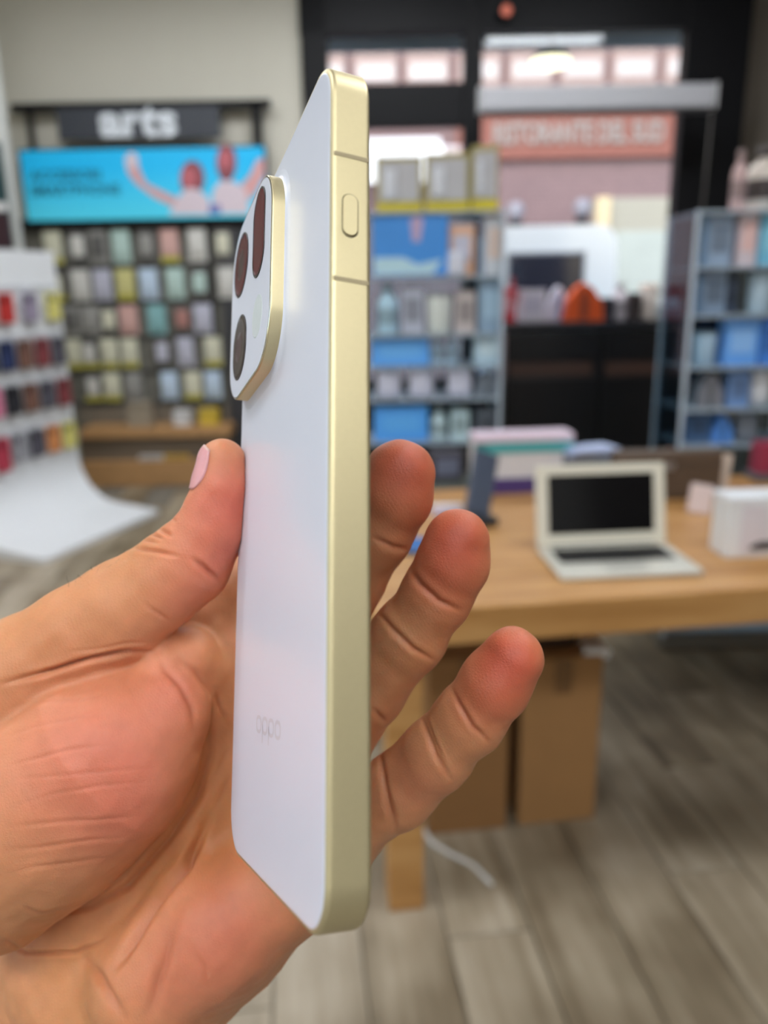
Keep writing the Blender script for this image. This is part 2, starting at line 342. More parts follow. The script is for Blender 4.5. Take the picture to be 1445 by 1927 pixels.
# ------------------------------------------------------------------ accessory wall
YP = YB - 0.06
aw_ = tag(empty('accessory_bay', (at(260, 700, YP).x, YB-0.01, 0)), 'black metal wall bay with peg panel, holding rows of accessory packs', 'wall unit')
ox = aw_.location.x; oy = aw_.location.y
def wbox(name, px0, py0, px1, py1, y0, y1, m, parent, bev=0.004, z0=None):
    x0, x1, a, b = rect(px0, py0, px1, py1, y0)
    if z0 is not None: a = z0
    return box(name, ((x0+x1)/2-ox, (y0+y1)/2-oy, (a+b)/2), (x1-x0, y1-y0, b-a), m, parent, bev)
dkpanel = mat('peg_panel_grey', (104, 102, 94), 0.7, var=0.06, scale=6)
wbox('upright', 18, 202, 36, 880, YP-0.06, YP, black_metal, aw_, z0=0)
wbox('upright', 492, 188, 508, 880, YP-0.06, YP, black_metal, aw_, z0=0)
wbox('top_rail', 18, 190, 508, 206, YP-0.06, YP, black_metal, aw_)
wbox('inner_upright', 52, 205, 62, 300, YP-0.05, YP, black_metal, aw_)
wbox('back_panel', 40, 412, 490, 800, YP+0.005, YP+0.04, dkpanel, aw_)
wbox('middle_rail', 40, 408, 492, 430, YP-0.05, YP, black_metal, aw_)
wbox('divider', 396, 425, 408, 800, YP-0.012, YP+0.004, black_metal, aw_, z0=0.35)
wbox('side_panel', 424, 430, 492, 860, YP-0.03, YP+0.004, mat('side_dark', (52, 52, 56), 0.6), aw_, z0=0.12)
for py in (500, 567, 633, 697, 757):
    wbox('rail', 64, py, 424, py+5, YP-0.014, YP+0.004, mat('rail_dark', (52, 52, 50), 0.5), aw_, 0.002)
oak = mat('oak_shelf', (176, 134, 88), 0.5, var=0.18, scale=9)
wbox('shelf', 150, 806, 432, 824, YP-0.3, YP, oak, aw_)
wbox('shelf_back', 150, 765, 432, 806, YP-0.01, YP+0.004, mat('taupe_back', (118, 108, 94), 0.7), aw_)
wbox('base_cabinet', 150, 826, 432, 866, YP-0.26, YP, mat('taupe_cabinet', (108, 94, 78), 0.6), aw_)
wbox('plinth', 150, 868, 432, 888, YP-0.32, YP, oak, aw_, z0=0.0)
sg = tag(empty('header_sign', at(262, 232, YP-0.08)), 'dark grey header sign with white lower case lettering', 'sign')
x0, x1, a, b = rect(108, 202, 414, 262, YP-0.08); hw, hh = x1-x0, b-a; sg.location = ((x0+x1)/2, YP-0.08, (a+b)/2)
box('board', (0, 0.01, 0), (hw, 0.03, hh), mat('sign_charcoal', (50, 54, 62), 0.5), sg, 0.004)
text('lettering', 'arts', 0.30, mat('sign_white', (214, 220, 226), 0.4), sg, (0.0, -0.012, 0.01), (math.pi/2, 0, 0), 0.006, width=0.56, bold=0.012)
# back-lit poster
PY = YP-0.075
x0, x1, a, b = rect(44, 280, 500, 412, PY); pw, ph = x1-x0, b-a
po = tag(empty('light_box_poster', ((x0+x1)/2, PY, (a+b)/2)), 'wide backlit turquoise poster with dark text and two printed figures', 'poster')
box('casing', (0, 0.03, 0), (pw+0.03, 0.05, ph+0.03), black_metal, po, 0.006)
def poster_mat():
    m = bpy.data.materials.new('poster_turquoise'); m.use_nodes = True; nt = m.node_tree; b_ = nt.nodes['Principled BSDF']
    tc = nt.nodes.new('ShaderNodeTexCoord'); sx = nt.nodes.new('ShaderNodeSeparateXYZ'); cr = nt.nodes.new('ShaderNodeValToRGB'); e = cr.color_ramp.elements
    e[0].color = lin((70, 192, 216)); e[1].color = lin((0, 168, 220)); e[1].position = 0.75
    nt.links.new(tc.outputs['Generated'], sx.inputs[0]); nt.links.new(sx.outputs[2], cr.inputs[0]); nt.links.new(cr.outputs[0], b_.inputs['Base Color'])
    nt.links.new(cr.outputs[0], b_.inputs['Emission Color']); b_.inputs['Emission Strength'].default_value = 0.12; b_.inputs['Roughness'].default_value = 0.5
    return m
box('print', (0, 0.002, 0), (pw, 0.008, ph), poster_mat(), po)
ink = mat('poster_ink', (0, 104, 128), 0.5)
def pl(px, py): q = at(px, py, PY); return (q.x-po.location.x, q.z-po.location.z)
q = pl(124, 331); text('printed_text', 'ACCESSORI', 0.1, ink, po, (q[0], -0.004, q[1]), (math.pi/2, 0, math.radians(0)), 0.0006, width=0.52, bold=0.003)
q = pl(142, 359); text('printed_text', 'SMARTPHONE', 0.1, ink, po, (q[0], -0.004, q[1]), (math.pi/2, 0, 0), 0.0006, width=0.66, bold=0.003)
def flat(name, pts, m, dy):
    prism(name, [pl(*p) for p in pts], -0.0025-dy, -0.002-dy+0.0005, m, po)
def ell(cx, cy, rx, ry, n=18): return [(cx+rx*math.cos(2*math.pi*k/n), cy+ry*math.sin(2*math.pi*k/n)) for k in range(n)]
pskin = mat('print_skin', (200, 150, 148), 0.5, emit=0.05); phair = mat('print_hair', (120, 62, 70), 0.5, emit=0.1); pcloth = mat('print_cloth', (200, 186, 194), 0.5, emit=0.05); pblue = mat('print_blue', (92, 96, 150), 0.5, emit=0.2)
flat('printed_arm', [(234, 300), (258, 292), (262, 318), (275, 345), (330, 372), (352, 384), (340, 396), (290, 372), (256, 346), (240, 324)], pskin, 0.0000)
flat('printed_hand', ell(248, 302, 12, 16), pcloth, 0.0008)
flat('printed_hair', ell(362, 336, 23, 34), phair, 0.0006)
flat('printed_face', ell(356, 334, 15, 20), mat('print_face', (176, 92, 100), 0.5, emit=0.05), 0.0014)
flat('printed_body', [(318, 404), (336, 370), (352, 354), (372, 356), (392, 372), (398, 404)], pcloth, 0.0010)
flat('printed_hair', ell(426, 306, 19, 36), phair, 0.0006)
flat('printed_face', ell(424, 300, 13, 19), _mats['print_face'], 0.0014)
flat('printed_body', [(396, 402), (402, 356), (416, 340), (440, 342), (462, 356), (470, 402)], pcloth, 0.0012)
flat('printed_arm', [(452, 350), (470, 330), (484, 300), (498, 298), (498, 330), (480, 366), (464, 380)], pskin, 0.0004)
flat('printed_trousers', [(392, 403), (394, 386), (414, 384), (416, 403)], pblue, 0.0018)

ordw = ['first', 'second', 'third', 'fourth', 'fifth', 'sixth', 'seventh', 'eighth', 'ninth']
rown = ['top', 'second', 'third', 'fourth', 'lowest']
peg_steel = steel
def pk(name, px, py, wpx, hpx, card, body, base, Y, label, cat='pack', group=None, bodyshape='blister'):
    p = at(px, py, Y); s = F/ (p - Vector((0, 0, CAM_H))).dot(fw)
    w, h = wpx/s, hpx/s
    t = tag(empty(name, (p.x, Y, p.z-h/2)), label, cat, group)
    box('card', (0, 0, h/2), (w, 0.004, h), card, t, 0.0015, seg=1)
    bmx = bmesh.new(); box_bm(bmx, (0, -0.014, h*0.52), (w*0.7, 0.026, h*0.62), 0.011, 2); bm_obj('blister', bmx, body, t)
    if base: box('base_band', (0, -0.006, h*0.09), (w*1.0, 0.014, h*0.17), base, t, 0.002, seg=1)
    tube('peg', [(0, 0.05, h*0.94), (0, -0.02, h*0.94), (0, -0.03, h*0.97)], 0.003, peg_steel, t, 6)
    return t
def cm(n, rgb, **k): return mat('pack_'+n, rgb, 0.35, var=0.12, scale=22, **k)
cards = dict(w=cm('white', (206, 204, 198)), g=cm('grey', (150, 148, 144)), d=cm('dark', (92, 90, 88)), p=cm('pink', (206, 166, 158)), y=cm('yellow', (200, 194, 132)),
             b=cm('ice_blue', (190, 208, 226)), t=cm('teal', (132, 178, 180)), r=cm('rust', (168, 120, 112)), l=cm('lilac', (186, 186, 200)), c=cm('cream', (208, 206, 184)), m=cm('mint', (180, 204, 196)))
ybase = mat('yellow_band', (190, 182, 84), 0.4)
names = dict(w='white', g='grey', d='dark grey', p='pink', y='yellow', b='ice blue', t='teal', r='rust red', l='lilac', c='cream', m='mint')
rows = [(463, 60, [(100, 'c', 1), (147, 'w', 0), (185, 'd', 0), (228, 'm', 0), (276, 'g', 0), (319, 'p', 1), (371, 'w', 0), (420, 'c', 0)]),
        (535, 56, [(106, 'c', 1), (152, 'w', 0), (193, 'l', 0), (236, 'y', 1), (280, 'b', 0), (330, 'm', 0), (376, 'm', 0), (428, 'w', 0)]),
        (602, 54, [(133, 'd', 0), (171, 'g', 0), (206, 'c', 0), (242, 'p', 0), (295, 't', 0), (344, 'r', 0), (382, 'l', 0)]),
        (664, 54, [(141, 'c', 1), (169, 'w', 1), (206, 'c', 1), (244, 'c', 1), (306, 'l', 0), (349, 'l', 0), (401, 'c', 1)]),
        (727, 52, [(176, 'w', 1), (211, 'c', 1), (252, 'g', 0), (319, 'b', 0), (363, 'c', 1), (401, 'b', 0)])]
for ri, (py, hpx, items) in enumerate(rows):
    for i, (px, c_, yb) in enumerate(items):
        py2 = py - (px-260)*0.017
        lab = '%s accessory pack%s, %s from the left, %s row of the wall bay' % (names[c_], ' with yellow base' if yb else '', ordw[i], rown[ri])
        yb_ = ybase if yb else None
        pk('accessory_pack', px, py2, 31 if ri > 2 else 34, hpx, cards['d'] if (i+ri) % 3 == 1 and c_ not in 'yb' else (cards['y'] if yb and ri == 1 and i == 3 else cards['g'] if c_ in 'dgr' else cards[c_]), cards[c_], yb_, YP-0.03, lab, group='packs hanging in the black wall bay')
# things on the low shelf
for px, py, w, h, rgb, lab, nm in ((345, 794, 30, 28, (206, 206, 206), 'white carton standing at the middle of the low oak shelf', 'carton'), (395, 790, 34, 30, (206, 176, 60), 'yellow carton on the low oak shelf beside a white carton', 'carton'),
                          (265, 779, 44, 46, (150, 138, 120), 'taupe carton at the left of the low oak shelf', 'carton')):
    p = at(px, py, YP-0.16); s = F/(p-Vector((0, 0, CAM_H))).dot(fw); ww = w/s; hh = h/s
    zt = at(300, 806, YP-0.3).z
    t = tag(empty(nm, (p.x, YP-0.16, zt)), lab, 'box'); box('body', (0, 0, hh/2), (ww, 0.12, hh), mat('carton_%d' % px, rgb, 0.6), t, 0.004)
    box('lid_flap', (0, -0.061, hh*0.86), (ww*0.98, 0.004, hh*0.22), mat('carton_flap_%d' % px, tuple(int(v*0.88) for v in rgb), 0.6), t, 0.001)
for px, rgb, lab in ((290, (196, 190, 186), 'small white packet lying on the oak plinth'), (335, (190, 150, 60), 'small ochre packet lying on the oak plinth')):
    p = at(px, 868, YP-0.24); zt = at(300, 868, YP-0.32).z
    t = tag(empty('packet', (p.x, YP-0.28, zt)), lab, 'packet'); box('body', (0, 0, 0.02), (0.2, 0.06, 0.036), mat('packet_%d' % px, rgb, 0.5), t, 0.008)
    box('flap', (0, -0.031, 0.022), (0.16, 0.003, 0.02), mat('packet_flap_%d' % px, tuple(int(v*0.8) for v in rgb), 0.5), t)

# ------------------------------------------------------------------ white display stand at the left
e0 = at(128, 700, 5.45); sa_ = math.radians(20)
st = tag(empty('display_stand', (e0.x, e0.y, 0)), 'white curved display stand with hanging phone cases, at the left', 'display stand')
# local x runs along the panel from its far end (0) to its near end; local y points out of the panel's face
dirx = Vector((-math.sin(sa_), -math.cos(sa_), 0)); st.rotation_euler = (0, 0, math.atan2(dirx.y, dirx.x))
stw = mat('stand_white', (228, 230, 232), 0.45, var=0.02, scale=4)
prof = [(0.0, 1.72), (0.0, 0.52)] + [(0.30-0.30*math.cos(t), 0.40-0.34*math.sin(t)*1.0) for t in [k*math.pi/2/8 for k in range(9)]] + [(0.46, 0.045), (0.62, 0.03), (0.62, 0.0), (-0.05, 0.0), (-0.05, 1.72)]
bm = bmesh.new(); LST = 1.08
A_ = [bm.verts.new((0, y, z)) for y, z in prof]; B_ = [bm.verts.new((LST, y, z)) for y, z in prof]
bm.faces.new(A_); bm.faces.new(B_[::-1])
for k in range(len(prof)): bm.faces.new((A_[k], B_[k], B_[(k+1) % len(prof)], A_[(k+1) % len(prof)]))
bmesh.ops.recalc_face_normals(bm, faces=bm.faces); bm_obj('panel', bm, stw, st)
for z in (1.5, 1.2, 0.92, 0.62): box('rail', (LST/2, 0.006, z), (LST-0.06, 0.012, 0.02), mat('stand_rail', (200, 202, 206), 0.4), st, 0.003)
ps = at(30, 300, 4.6); psl = at(44, 460, 4.62)
case_cols = dict(red=(190, 52, 48), yellow=(214, 206, 120), black=(44, 44, 50), navy=(44, 56, 96), maroon=(130, 62, 66), charcoal=(84, 82, 92), pink=(208, 120, 150), brown=(120, 86, 74), blue=(88, 124, 200), lilac=(150, 140, 160), orange=(206, 136, 84), grey=(150, 150, 156), crimson=(180, 60, 80))
def casepack(s, z, col, label, w=0.118, h=0.21):
    t = tag(empty('phone_case', (0, 0, 0)), label, 'phone case', 'phone cases on the white stand')
    t.matrix_world = Matrix.Translation((e0.x, e0.y, 0)) @ Matrix.Rotation(math.atan2(dirx.y, dirx.x), 4, 'Z') @ Matrix.Translation((s, 0.016, z-h))
    m = mat('case_'+col, case_cols[col], 0.4, var=0.08)
    bmx = bmesh.new(); box_bm(bmx, (0, 0.02, h*0.42), (w, 0.022, h*0.84), 0.009, 2); bm_obj('shell', bmx, m, t)
    box('camera_cutout', (w*0.2, 0.0325, h*0.68), (w*0.34, 0.003, h*0.17), black_metal, t, 0.001, seg=1)
    box('hang_tab', (0, 0.012, h*0.92), (w*0.4, 0.003, h*0.16), mat('tab_clear', (210, 212, 214), 0.3), t, 0.001, seg=1)
    tube('peg', [(0, -0.015, h*0.95), (0, 0.05, h*0.95), (0, 0.06, h*0.98)], 0.003, steel, t, 6)
plan = [(1.5, ['yellow', 'lilac', 'red', 'black', 'maroon']), (1.22, ['charcoal', 'maroon', 'brown', 'navy', 'black', 'charcoal']),
        (0.95, ['maroon', 'charcoal', 'brown', 'black', 'pink', 'charcoal', 'blue']), (0.66, ['yellow', 'orange', 'charcoal', 'grey', 'crimson', 'crimson'])]
rw = ['top', 'second', 'third', 'lowest']
for ri, (z, cols) in enumerate(plan):
    for i, c_ in enumerate(cols):
        s = 0.10 + i*(0.148 if ri != 0 else 0.20)
        casepack(s, z, c_, '%s phone case, %s from the right in the %s row of the white stand' % (c_, ordw[i], rw[ri]), h=0.25 if c_ == 'crimson' else 0.21)
# pale wall post and dark poster beside the stand
px_a = at(18, 200, 5.0); px_b = at(44, 455, 5.0)
pt = tag(empty('post', (at(44, 460, 5.6).x-0.06, 5.6, 0)), 'pale grey square post behind the white display stand', 'post')
box('shaft', (0, 0, ZC/2), (0.085, 0.085, ZC), mat('post_grey', (204, 204, 198), 0.6), pt, 0.006)
box('foot', (0, 0, 0.02), (0.13, 0.13, 0.04), mat('post_foot', (150, 150, 150), 0.5), pt, 0.006)
p = at(-30, 370, 5.3)
dp = tag(empty('dark_poster', p), 'dark teal and maroon poster panel at the left edge', 'poster')
box('board', (0, 0.01, 0), (0.28, 0.02, 0.62), mat('poster_teal', (28, 62, 66), 0.5, var=0.2, scale=4), dp, 0.003)
box('lower_print', (0, -0.002, -0.2), (0.27, 0.004, 0.2), mat('poster_maroon', (52, 24, 34), 0.5), dp)
box('stripe', (0, -0.002, -0.06), (0.27, 0.004, 0.05), white_card, dp)
tube('hanger', [(-0.1, 0.01, 0.3), (-0.1, 0.01, ZC-p.z)], 0.004, steel, dp, 6); tube('hanger', [(0.1, 0.01, 0.3), (0.1, 0.01, ZC-p.z)], 0.004, steel, dp, 6)

# ------------------------------------------------------------------ black cabinet before the window
YK = 4.3
kx0, kx1, _, kz = rect(952, 606, 1308, 800, YK)
cb = tag(empty('cabinet', ((kx0+kx1)/2, YK, 0)), 'tall black two door cabinet with brown recessed grips, below the window', 'cabinet')
blk = mat('cabinet_black', (16, 16, 20), 0.35, var=0.05); kw = kx1-kx0
box('body', (0, 0.24, kz/2-0.02), (kw, 0.44, kz-0.04), blk, cb, 0.004)
box('top', (0, 0.22, kz-0.012), (kw+0.03, 0.5, 0.03), mat('cabinet_top', (34, 34, 40), 0.25), cb, 0.004)
gx = [rect(958, 682, 1114, 708, YK), rect(1140, 680, 1298, 706, YK)]
grip = mat('grip_brown', (74, 52, 44), 0.5)
for (a, b, za, zb), sx in zip(gx, (-1, 1)):
    cxk = (kx0+kx1)/2
    box('drawer_front', (sx*kw/4, 0.008, (zb+kz-0.05)/2+0.005), (kw/2-0.03, 0.02, kz-0.06-zb), blk, cb, 0.003)
    box('grip', ((a+b)/2-cxk, 0.012, (za+zb)/2), (b-a, 0.014, zb-za), grip, cb, 0.002)
    box('door', (sx*kw/4, 0.008, (za+0.06)/2), (kw/2-0.03, 0.02, za-0.08), blk, cb, 0.003)
box('plinth', (0, 0.25, 0.03), (kw-0.05, 0.4, 0.06), black_metal, cb)
ktop = kz+0.004
def onk(px, w, h, d=0.1, y=0.2): 
    p = at(px, 600, YK+y); return p.x, w/ (F/4.4), h/(F/4.4)
def item(name, px, wpx, hpx, rgb, label, cat, shape='carton', y=0.2, Y=YK, zb=None, group=None, d=0.1, accent=None):
    p = at(px, 600, Y+y); s = F/((p-Vector((0, 0, CAM_H))).dot(fw)); w = wpx/s; h = hpx/s
    z = ktop if zb is None else zb
    t = tag(empty(name, (p.x, Y+y, z)), label, cat, group); m = mat('it_%s_%d_%d_%d' % (name, *rgb), rgb, 0.45, var=0.06)
    ac = mat('ac_%d_%d_%d' % accent, accent, 0.45) if accent else mat('it2_%d_%d_%d' % rgb, tuple(int(v*0.75) for v in rgb), 0.5)
    if shape == 'carton':
        box('body', (0, 0, h/2), (w, d, h), m, t, 0.003); box('label_panel', (0, -d/2-0.001, h*0.52), (w*0.7, 0.002, h*0.5), ac, t); box('lid', (0, 0, h*0.97), (w*1.01, d*1.02, h*0.06), ac, t, 0.001)
    elif shape == 'bottle':
        r = w/2; lathe('body', [(r*0.9, 0), (r, 0.01), (r, h*0.6), (r*0.8, h*0.72), (r*0.4, h*0.8), (r*0.4, h*0.84)], m, t, 16); lathe('cap', [(r*0.48, h*0.84), (r*0.5, h*0.86), (r*0.5, h*0.99), (r*0.42, h)], ac, t, 16)
        lathe('label_band', [(r*1.01, h*0.2), (r*1.015, h*0.21), (r*1.015, h*0.5), (r*1.01, h*0.51)], ac, t, 16)
    elif shape == 'pouch':
        prism('body', [(-w/2, 0), (w/2, 0), (w*0.46, h*0.45), (w*0.22, h*0.85), (-w*0.02, h), (-w*0.2, h*0.86), (-w*0.42, h*0.5)], -d/2, d/2, m, t)
        prism('front_fold', [(-w*0.1, h*0.04), (w*0.08, h*0.04), (w*0.1, h*0.6), (-w*0.02, h*0.88), (-w*0.1, h*0.6)], -d/2-0.008, -d/2, ac, t)
    elif shape == 'cup':
        r = w/2; lathe('body', [(r*0.8, 0), (r*0.86, 0.01), (r, h*0.94), (r*0.93, h*0.97), (r*0.9, h*0.9)], m, t, 18); lathe('lid', [(r*1.02, h*0.93), (r*1.05, h*0.95), (r*0.9, h*1.0), (r*0.4, h*1.02)], ac, t, 18)
    elif shape == 'pod':
        r = w/2; bmx = bmesh.new(); box_bm(bmx, (0, 0, h/2), (w, d, h), min(w, h, d)*0.42, 4); bm_obj('body', bmx, m, t, smooth=True)
        box('seam', (0, 0, h*0.66), (w*1.004, d*1.004, h*0.02), ac, t, 0.0)
    return t
item('red_box', 952, 34, 62, (206, 44, 60), 'bright red carton at the left end of the black cabinet top', 'box', y=0.16, accent=(226, 150, 160))
item('red_bottle', 962, 16, 78, (196, 52, 66), 'slim red bottle behind the red carton on the black cabinet', 'bottle', 'bottle', y=0.3)
item('white_box', 1000, 46, 58, (222, 218, 230), 'white carton right of the red carton on the black cabinet', 'box', y=0.2, accent=(200, 196, 216))
item('white_pouch', 1048, 40, 62, (216, 216, 232), 'white pouch left of the orange pouch on the black cabinet', 'pouch', 'pouch', y=0.22, accent=(120, 140, 190))
item('orange_pouch', 1094, 74, 68, (232, 92, 30), 'bright orange pouch on the black cabinet', 'pouch', 'pouch', y=0.14, accent=(150, 66, 40))
item('dark_box', 1138, 26, 40, (52, 50, 62), 'small dark carton right of the orange pouch', 'box', y=0.16)
item('pale_bottle', 1164, 30, 66, (222, 214, 222), 'pale bottle between dark cartons on the black cabinet', 'bottle', 'bottle', y=0.2)
item('brown_box', 1190, 20, 48, (62, 52, 52), 'small dark brown carton right of the pale bottle', 'box', y=0.16)
item('cup', 1218, 36, 62, (228, 216, 208), 'cream paper cup on the black cabinet', 'cup', 'cup', y=0.2, accent=(226, 200, 186))
item('white_case', 1255, 46, 36, (204, 214, 218), 'low rounded white case at the right end of the black cabinet', 'case', 'pod', y=0.16)

# ------------------------------------------------------------------ clear display towers
def tower(name, px0, px1, pytop, Y, D, shelves, label):
    x0, x1, _, zt = rect(px0, pytop, px1, 800, Y)
    t = tag(empty(name, ((x0+x1)/2, Y, 0)), label, 'display rack'); w = x1-x0
    zz = [at((px0+px1)/2, py, Y).z for py in shelves]
    for sx in (-1, 1):
        for yy in (0.012, D-0.012): box('post', (sx*(w/2-0.008), yy, zt/2), (0.014, 0.014, zt), mat('tower_post', (196, 210, 224), 0.3, 0.1), t, 0.003)
        box('side_sheet', (sx*(w/2-0.002), D/2, zt/2+0.05), (0.004, D-0.04, zt-0.1), acrylic, t)
    box('back_sheet', (0, D-0.004, zt/2+0.05), (w-0.04, 0.004, zt-0.1), acrylic, t)
    for z in zz + [0.08]: box('shelf', (0, D/2, z-0.005), (w-0.02, D-0.03, 0.010), mat('shelf_ice', (206, 222, 234), 0.25, trans=0.4), t, 0.002)
    box('base', (0, D/2, 0.03), (w, D, 0.06), mat('tower_base', (120, 116, 108), 0.5), t, 0.006)
    return t, zz
Y1 = 3.45
t1, z1 = tower('display_tower', 640, 948, 397, Y1, 0.32, [397, 520, 630, 690, 752, 834], 'clear acrylic display tower behind the phone, left of the black cabinet')
G1 = 'goods on the tower left of the cabinet'
# hanging / standing packs with yellow borders on top
def yellow_pack(px, w, h, label):
    s = F/(at(px, 390, Y1+0.1)-Vector((0, 0, CAM_H))).dot(fw); W, H = w/s, h/s
    t = tag(empty('window_pack', (at(px, 390, Y1+0.1).x, Y1+0.1, z1[0])), label, 'pack', 'yellow edged packs on the tower')
    box('carton', (0, 0.02, H/2), (W, 0.04, H), mat('pack_yellow_edge', (170, 158, 92), 0.45), t, 0.004)
    box('front_window', (0.0, -0.003, H*0.56), (W*0.84, 0.008, H*0.7), mat('pack_window_grey', (196, 196, 200), 0.25, var=0.12, scale=9), t, 0.002)
    box('yellow_band', (0, -0.006, H*0.1), (W*0.98, 0.016, H*0.18), mat('band_yellow', (214, 196, 40), 0.4), t, 0.002)
    bmx = bmesh.new(); box_bm(bmx, (-W*0.2, -0.012, H*0.52), (W*0.26, 0.02, H*0.5), 0.009, 3); bm_obj('product', bmx, mat('pack_product', (226, 230, 238), 0.3), t, smooth=True)
yellow_pack(752, 86, 100, 'grey window pack with yellow base on top of the tower, nearest the phone')
yellow_pack(842, 84, 104, 'grey window pack with yellow base on top of the tower, in the middle')
yellow_pack(912, 50, 116, 'narrow window pack with yellow base at the right end of the tower top')
bf = tag(empty('blue_screen', (at(772, 460, Y1+0.03).x, Y1+0.04, z1[1]+0.004)), 'bright blue advertising panel with pale printed hand on the tower', 'sign panel')
s_ = F/(at(772, 460, Y1)-Vector((0, 0, CAM_H))).dot(fw); W, H = 144/s_, 112/s_
bluem = mat('ad_blue', (70, 150, 232), 0.35, var=0.1, scale=5); ice = mat('ad_ice', (190, 226, 240), 0.35)
box('panel', (0, 0, H/2), (W, 0.012, H), bluem, bf, 0.002)
prism('printed_hand', [(0.01, H*0.55), (0.04, H*0.55), (0.055, H*0.9), (0.03, H*1.0-0.004), (0.0, H*0.9)], -0.0075, -0.006, mat('ad_skin', (196, 172, 204), 0.5), bf)
prism('printed_base', [(-W*0.48, 0.005), (W*0.3, 0.005), (W*0.42, H*0.26), (W*0.1, H*0.18), (-W*0.1, H*0.3), (-W*0.48, H*0.3)], -0.0075, -0.006, ice, bf)
def on1(name, px, w, h, rgb, label, cat, shape, lev, y=0.1, accent=None, d=0.08):
    return item(name, px, w, h, rgb, label, cat, shape, y=y, Y=Y1, zb=z1[lev]+0.0005, group=G1, d=d, accent=accent)
on1('peach_box', 866, 46, 92, (232, 184, 152), 'peach carton on the tower beside the blue panel', 'box', 'carton', 1, accent=(200, 200, 216))
on1('white_pod', 858, 34, 44, (222, 226, 240), 'white rounded case in front of the peach carton', 'case', 'pod', 1, 0.04, d=0.05)
on1('pale_box', 926, 34, 108, (206, 212, 220), 'pale grey carton at the right end of the tower upper shelf', 'box', 'carton', 1, accent=(220, 200, 190))
on1('cyan_bottle', 730, 40, 92, (186, 222, 240), 'pale cyan bottle on the second shelf of the tower', 'bottle', 'bottle', 2)
on1('grey_box', 776, 40, 84, (184, 190, 206), 'blue grey carton right of the pale cyan bottle', 'box', 'carton', 2)
on1('cream_jar', 826, 50, 70, (214, 220, 214), 'cream jar in the middle of the second shelf of the tower', 'jar', 'cup', 2)
on1('tan_box', 874, 36, 76, (196, 186, 184), 'tan carton right of the cream jar on the tower', 'box', 'carton', 2)
on1('slate_box', 922, 46, 98, (140, 166, 190), 'slate blue carton at the right end of the second tower shelf', 'box', 'carton', 2, accent=(160, 190, 212))
on1('blue_box', 752, 110, 50, (96, 172, 246), 'long bright blue carton on the third shelf of the tower', 'box', 'carton', 3, accent=(110, 184, 250))
on1('clear_bottle', 822, 24, 52, (176, 204, 222), 'clear bottle right of the long blue carton, nearer to it', 'bottle', 'bottle', 3)
on1('clear_bottle', 850, 24, 52, (170, 198, 218), 'clear bottle right of the long blue carton, farther from it', 'bottle', 'bottle', 3)
on1('ice_box', 918, 52, 56, (178, 206, 222), 'ice blue carton at the right end of the third tower shelf', 'box', 'carton', 3, accent=(196, 218, 228))
for px, lb in ((730, 'nearest the phone'), (792, 'in the middle'), (866, 'at the right')):
    on1('earbud_case', px, 46, 54, (206, 208, 226), 'white rounded earbud case on the fourth shelf of the tower, ' + lb, 'case', 'pod', 4, 0.08, d=0.06)
on1('grey_bag', 918, 46, 48, (120, 130, 142), 'dark grey pouch at the right end of the fourth tower shelf', 'pouch', 'pouch', 4)
on1('azure_box', 752, 104, 66, (84, 166, 246), 'long azure carton on the lowest shelf of the tower', 'box', 'carton', 5, accent=(96, 178, 250))
on1('mint_bottle', 826, 30, 62, (196, 220, 224), 'pale mint bottle right of the azure carton', 'bottle', 'bottle', 5)
on1('mint_box', 866, 34, 58, (190, 216, 222), 'pale mint carton right of the pale mint bottle', 'box', 'carton', 5)
on1('charcoal_box', 918, 40, 60, (90, 98, 108), 'charcoal carton at the right end of the lowest tower shelf', 'box', 'carton', 5)

Y2 = 3.0
t2, z2 = tower('display_tower', 1296, 1560, 394, Y2, 0.32, [394, 500, 592, 690, 770, 838], 'clear acrylic display tower at the right edge beside the black cabinet')
G2 = 'goods on the tower at the right edge'
def on2(name, px, w, h, rgb, label, cat, shape, lev, y=0.1, accent=None, d=0.08):
    return item(name, px, w, h, rgb, label, cat, shape, y=y, Y=Y2, zb=z2[lev]+0.0005, group=G2, d=d, accent=accent)
on2('pink_bottle', 1366, 26, 104, (198, 168, 166), 'slim dusty pink bottle on top of the right tower', 'bottle', 'bottle', 0)
on2('dispenser', 1410, 62, 112, (216, 204, 192), 'cream capped dispenser on top of the right tower', 'dispenser', 'bottle', 0, 0.2, accent=(66, 56, 54))
on2('blue_can', 1450, 30, 112, (92, 140, 206), 'blue can on top of the right tower at the frame edge', 'can', 'bottle', 0)
on2('slate_carton', 1334, 44, 92, (150, 170, 194), 'slate carton at the left of the right tower top shelf', 'box', 'carton', 1)
on2('blush_carton', 1384, 34, 98, (214, 200, 206), 'blush carton on the right tower top shelf', 'box', 'carton', 1, accent=(226, 190, 186))
on2('cyan_carton', 1430, 48, 96, (120, 190, 220), 'cyan carton on the right tower top shelf', 'box', 'carton', 1, accent=(140, 204, 226))
on2('dark_bottle', 1374, 18, 80, (70, 82, 104), 'thin dark blue bottle on the second shelf of the right tower', 'bottle', 'bottle', 2)
on2('grey_carton', 1332, 44, 80, (128, 148, 172), 'grey blue carton on the second shelf of the right tower', 'box', 'carton', 2)
on2('silver_jar', 1424, 46, 74, (166, 188, 202), 'silver jar on the second shelf of the right tower', 'jar', 'cup', 2)
on2('sky_carton', 1392, 62, 86, (104, 166, 240), 'sky blue carton on the third shelf of the right tower', 'box', 'carton', 3, accent=(140, 190, 246))
on2('cobalt_carton', 1450, 46, 88, (70, 132, 216), 'cobalt carton right of the sky blue carton', 'box', 'carton', 3)
on2('ice_jar', 1330, 44, 62, (160, 188, 208), 'ice blue jar at the left of the third shelf of the right tower', 'jar', 'cup', 3)
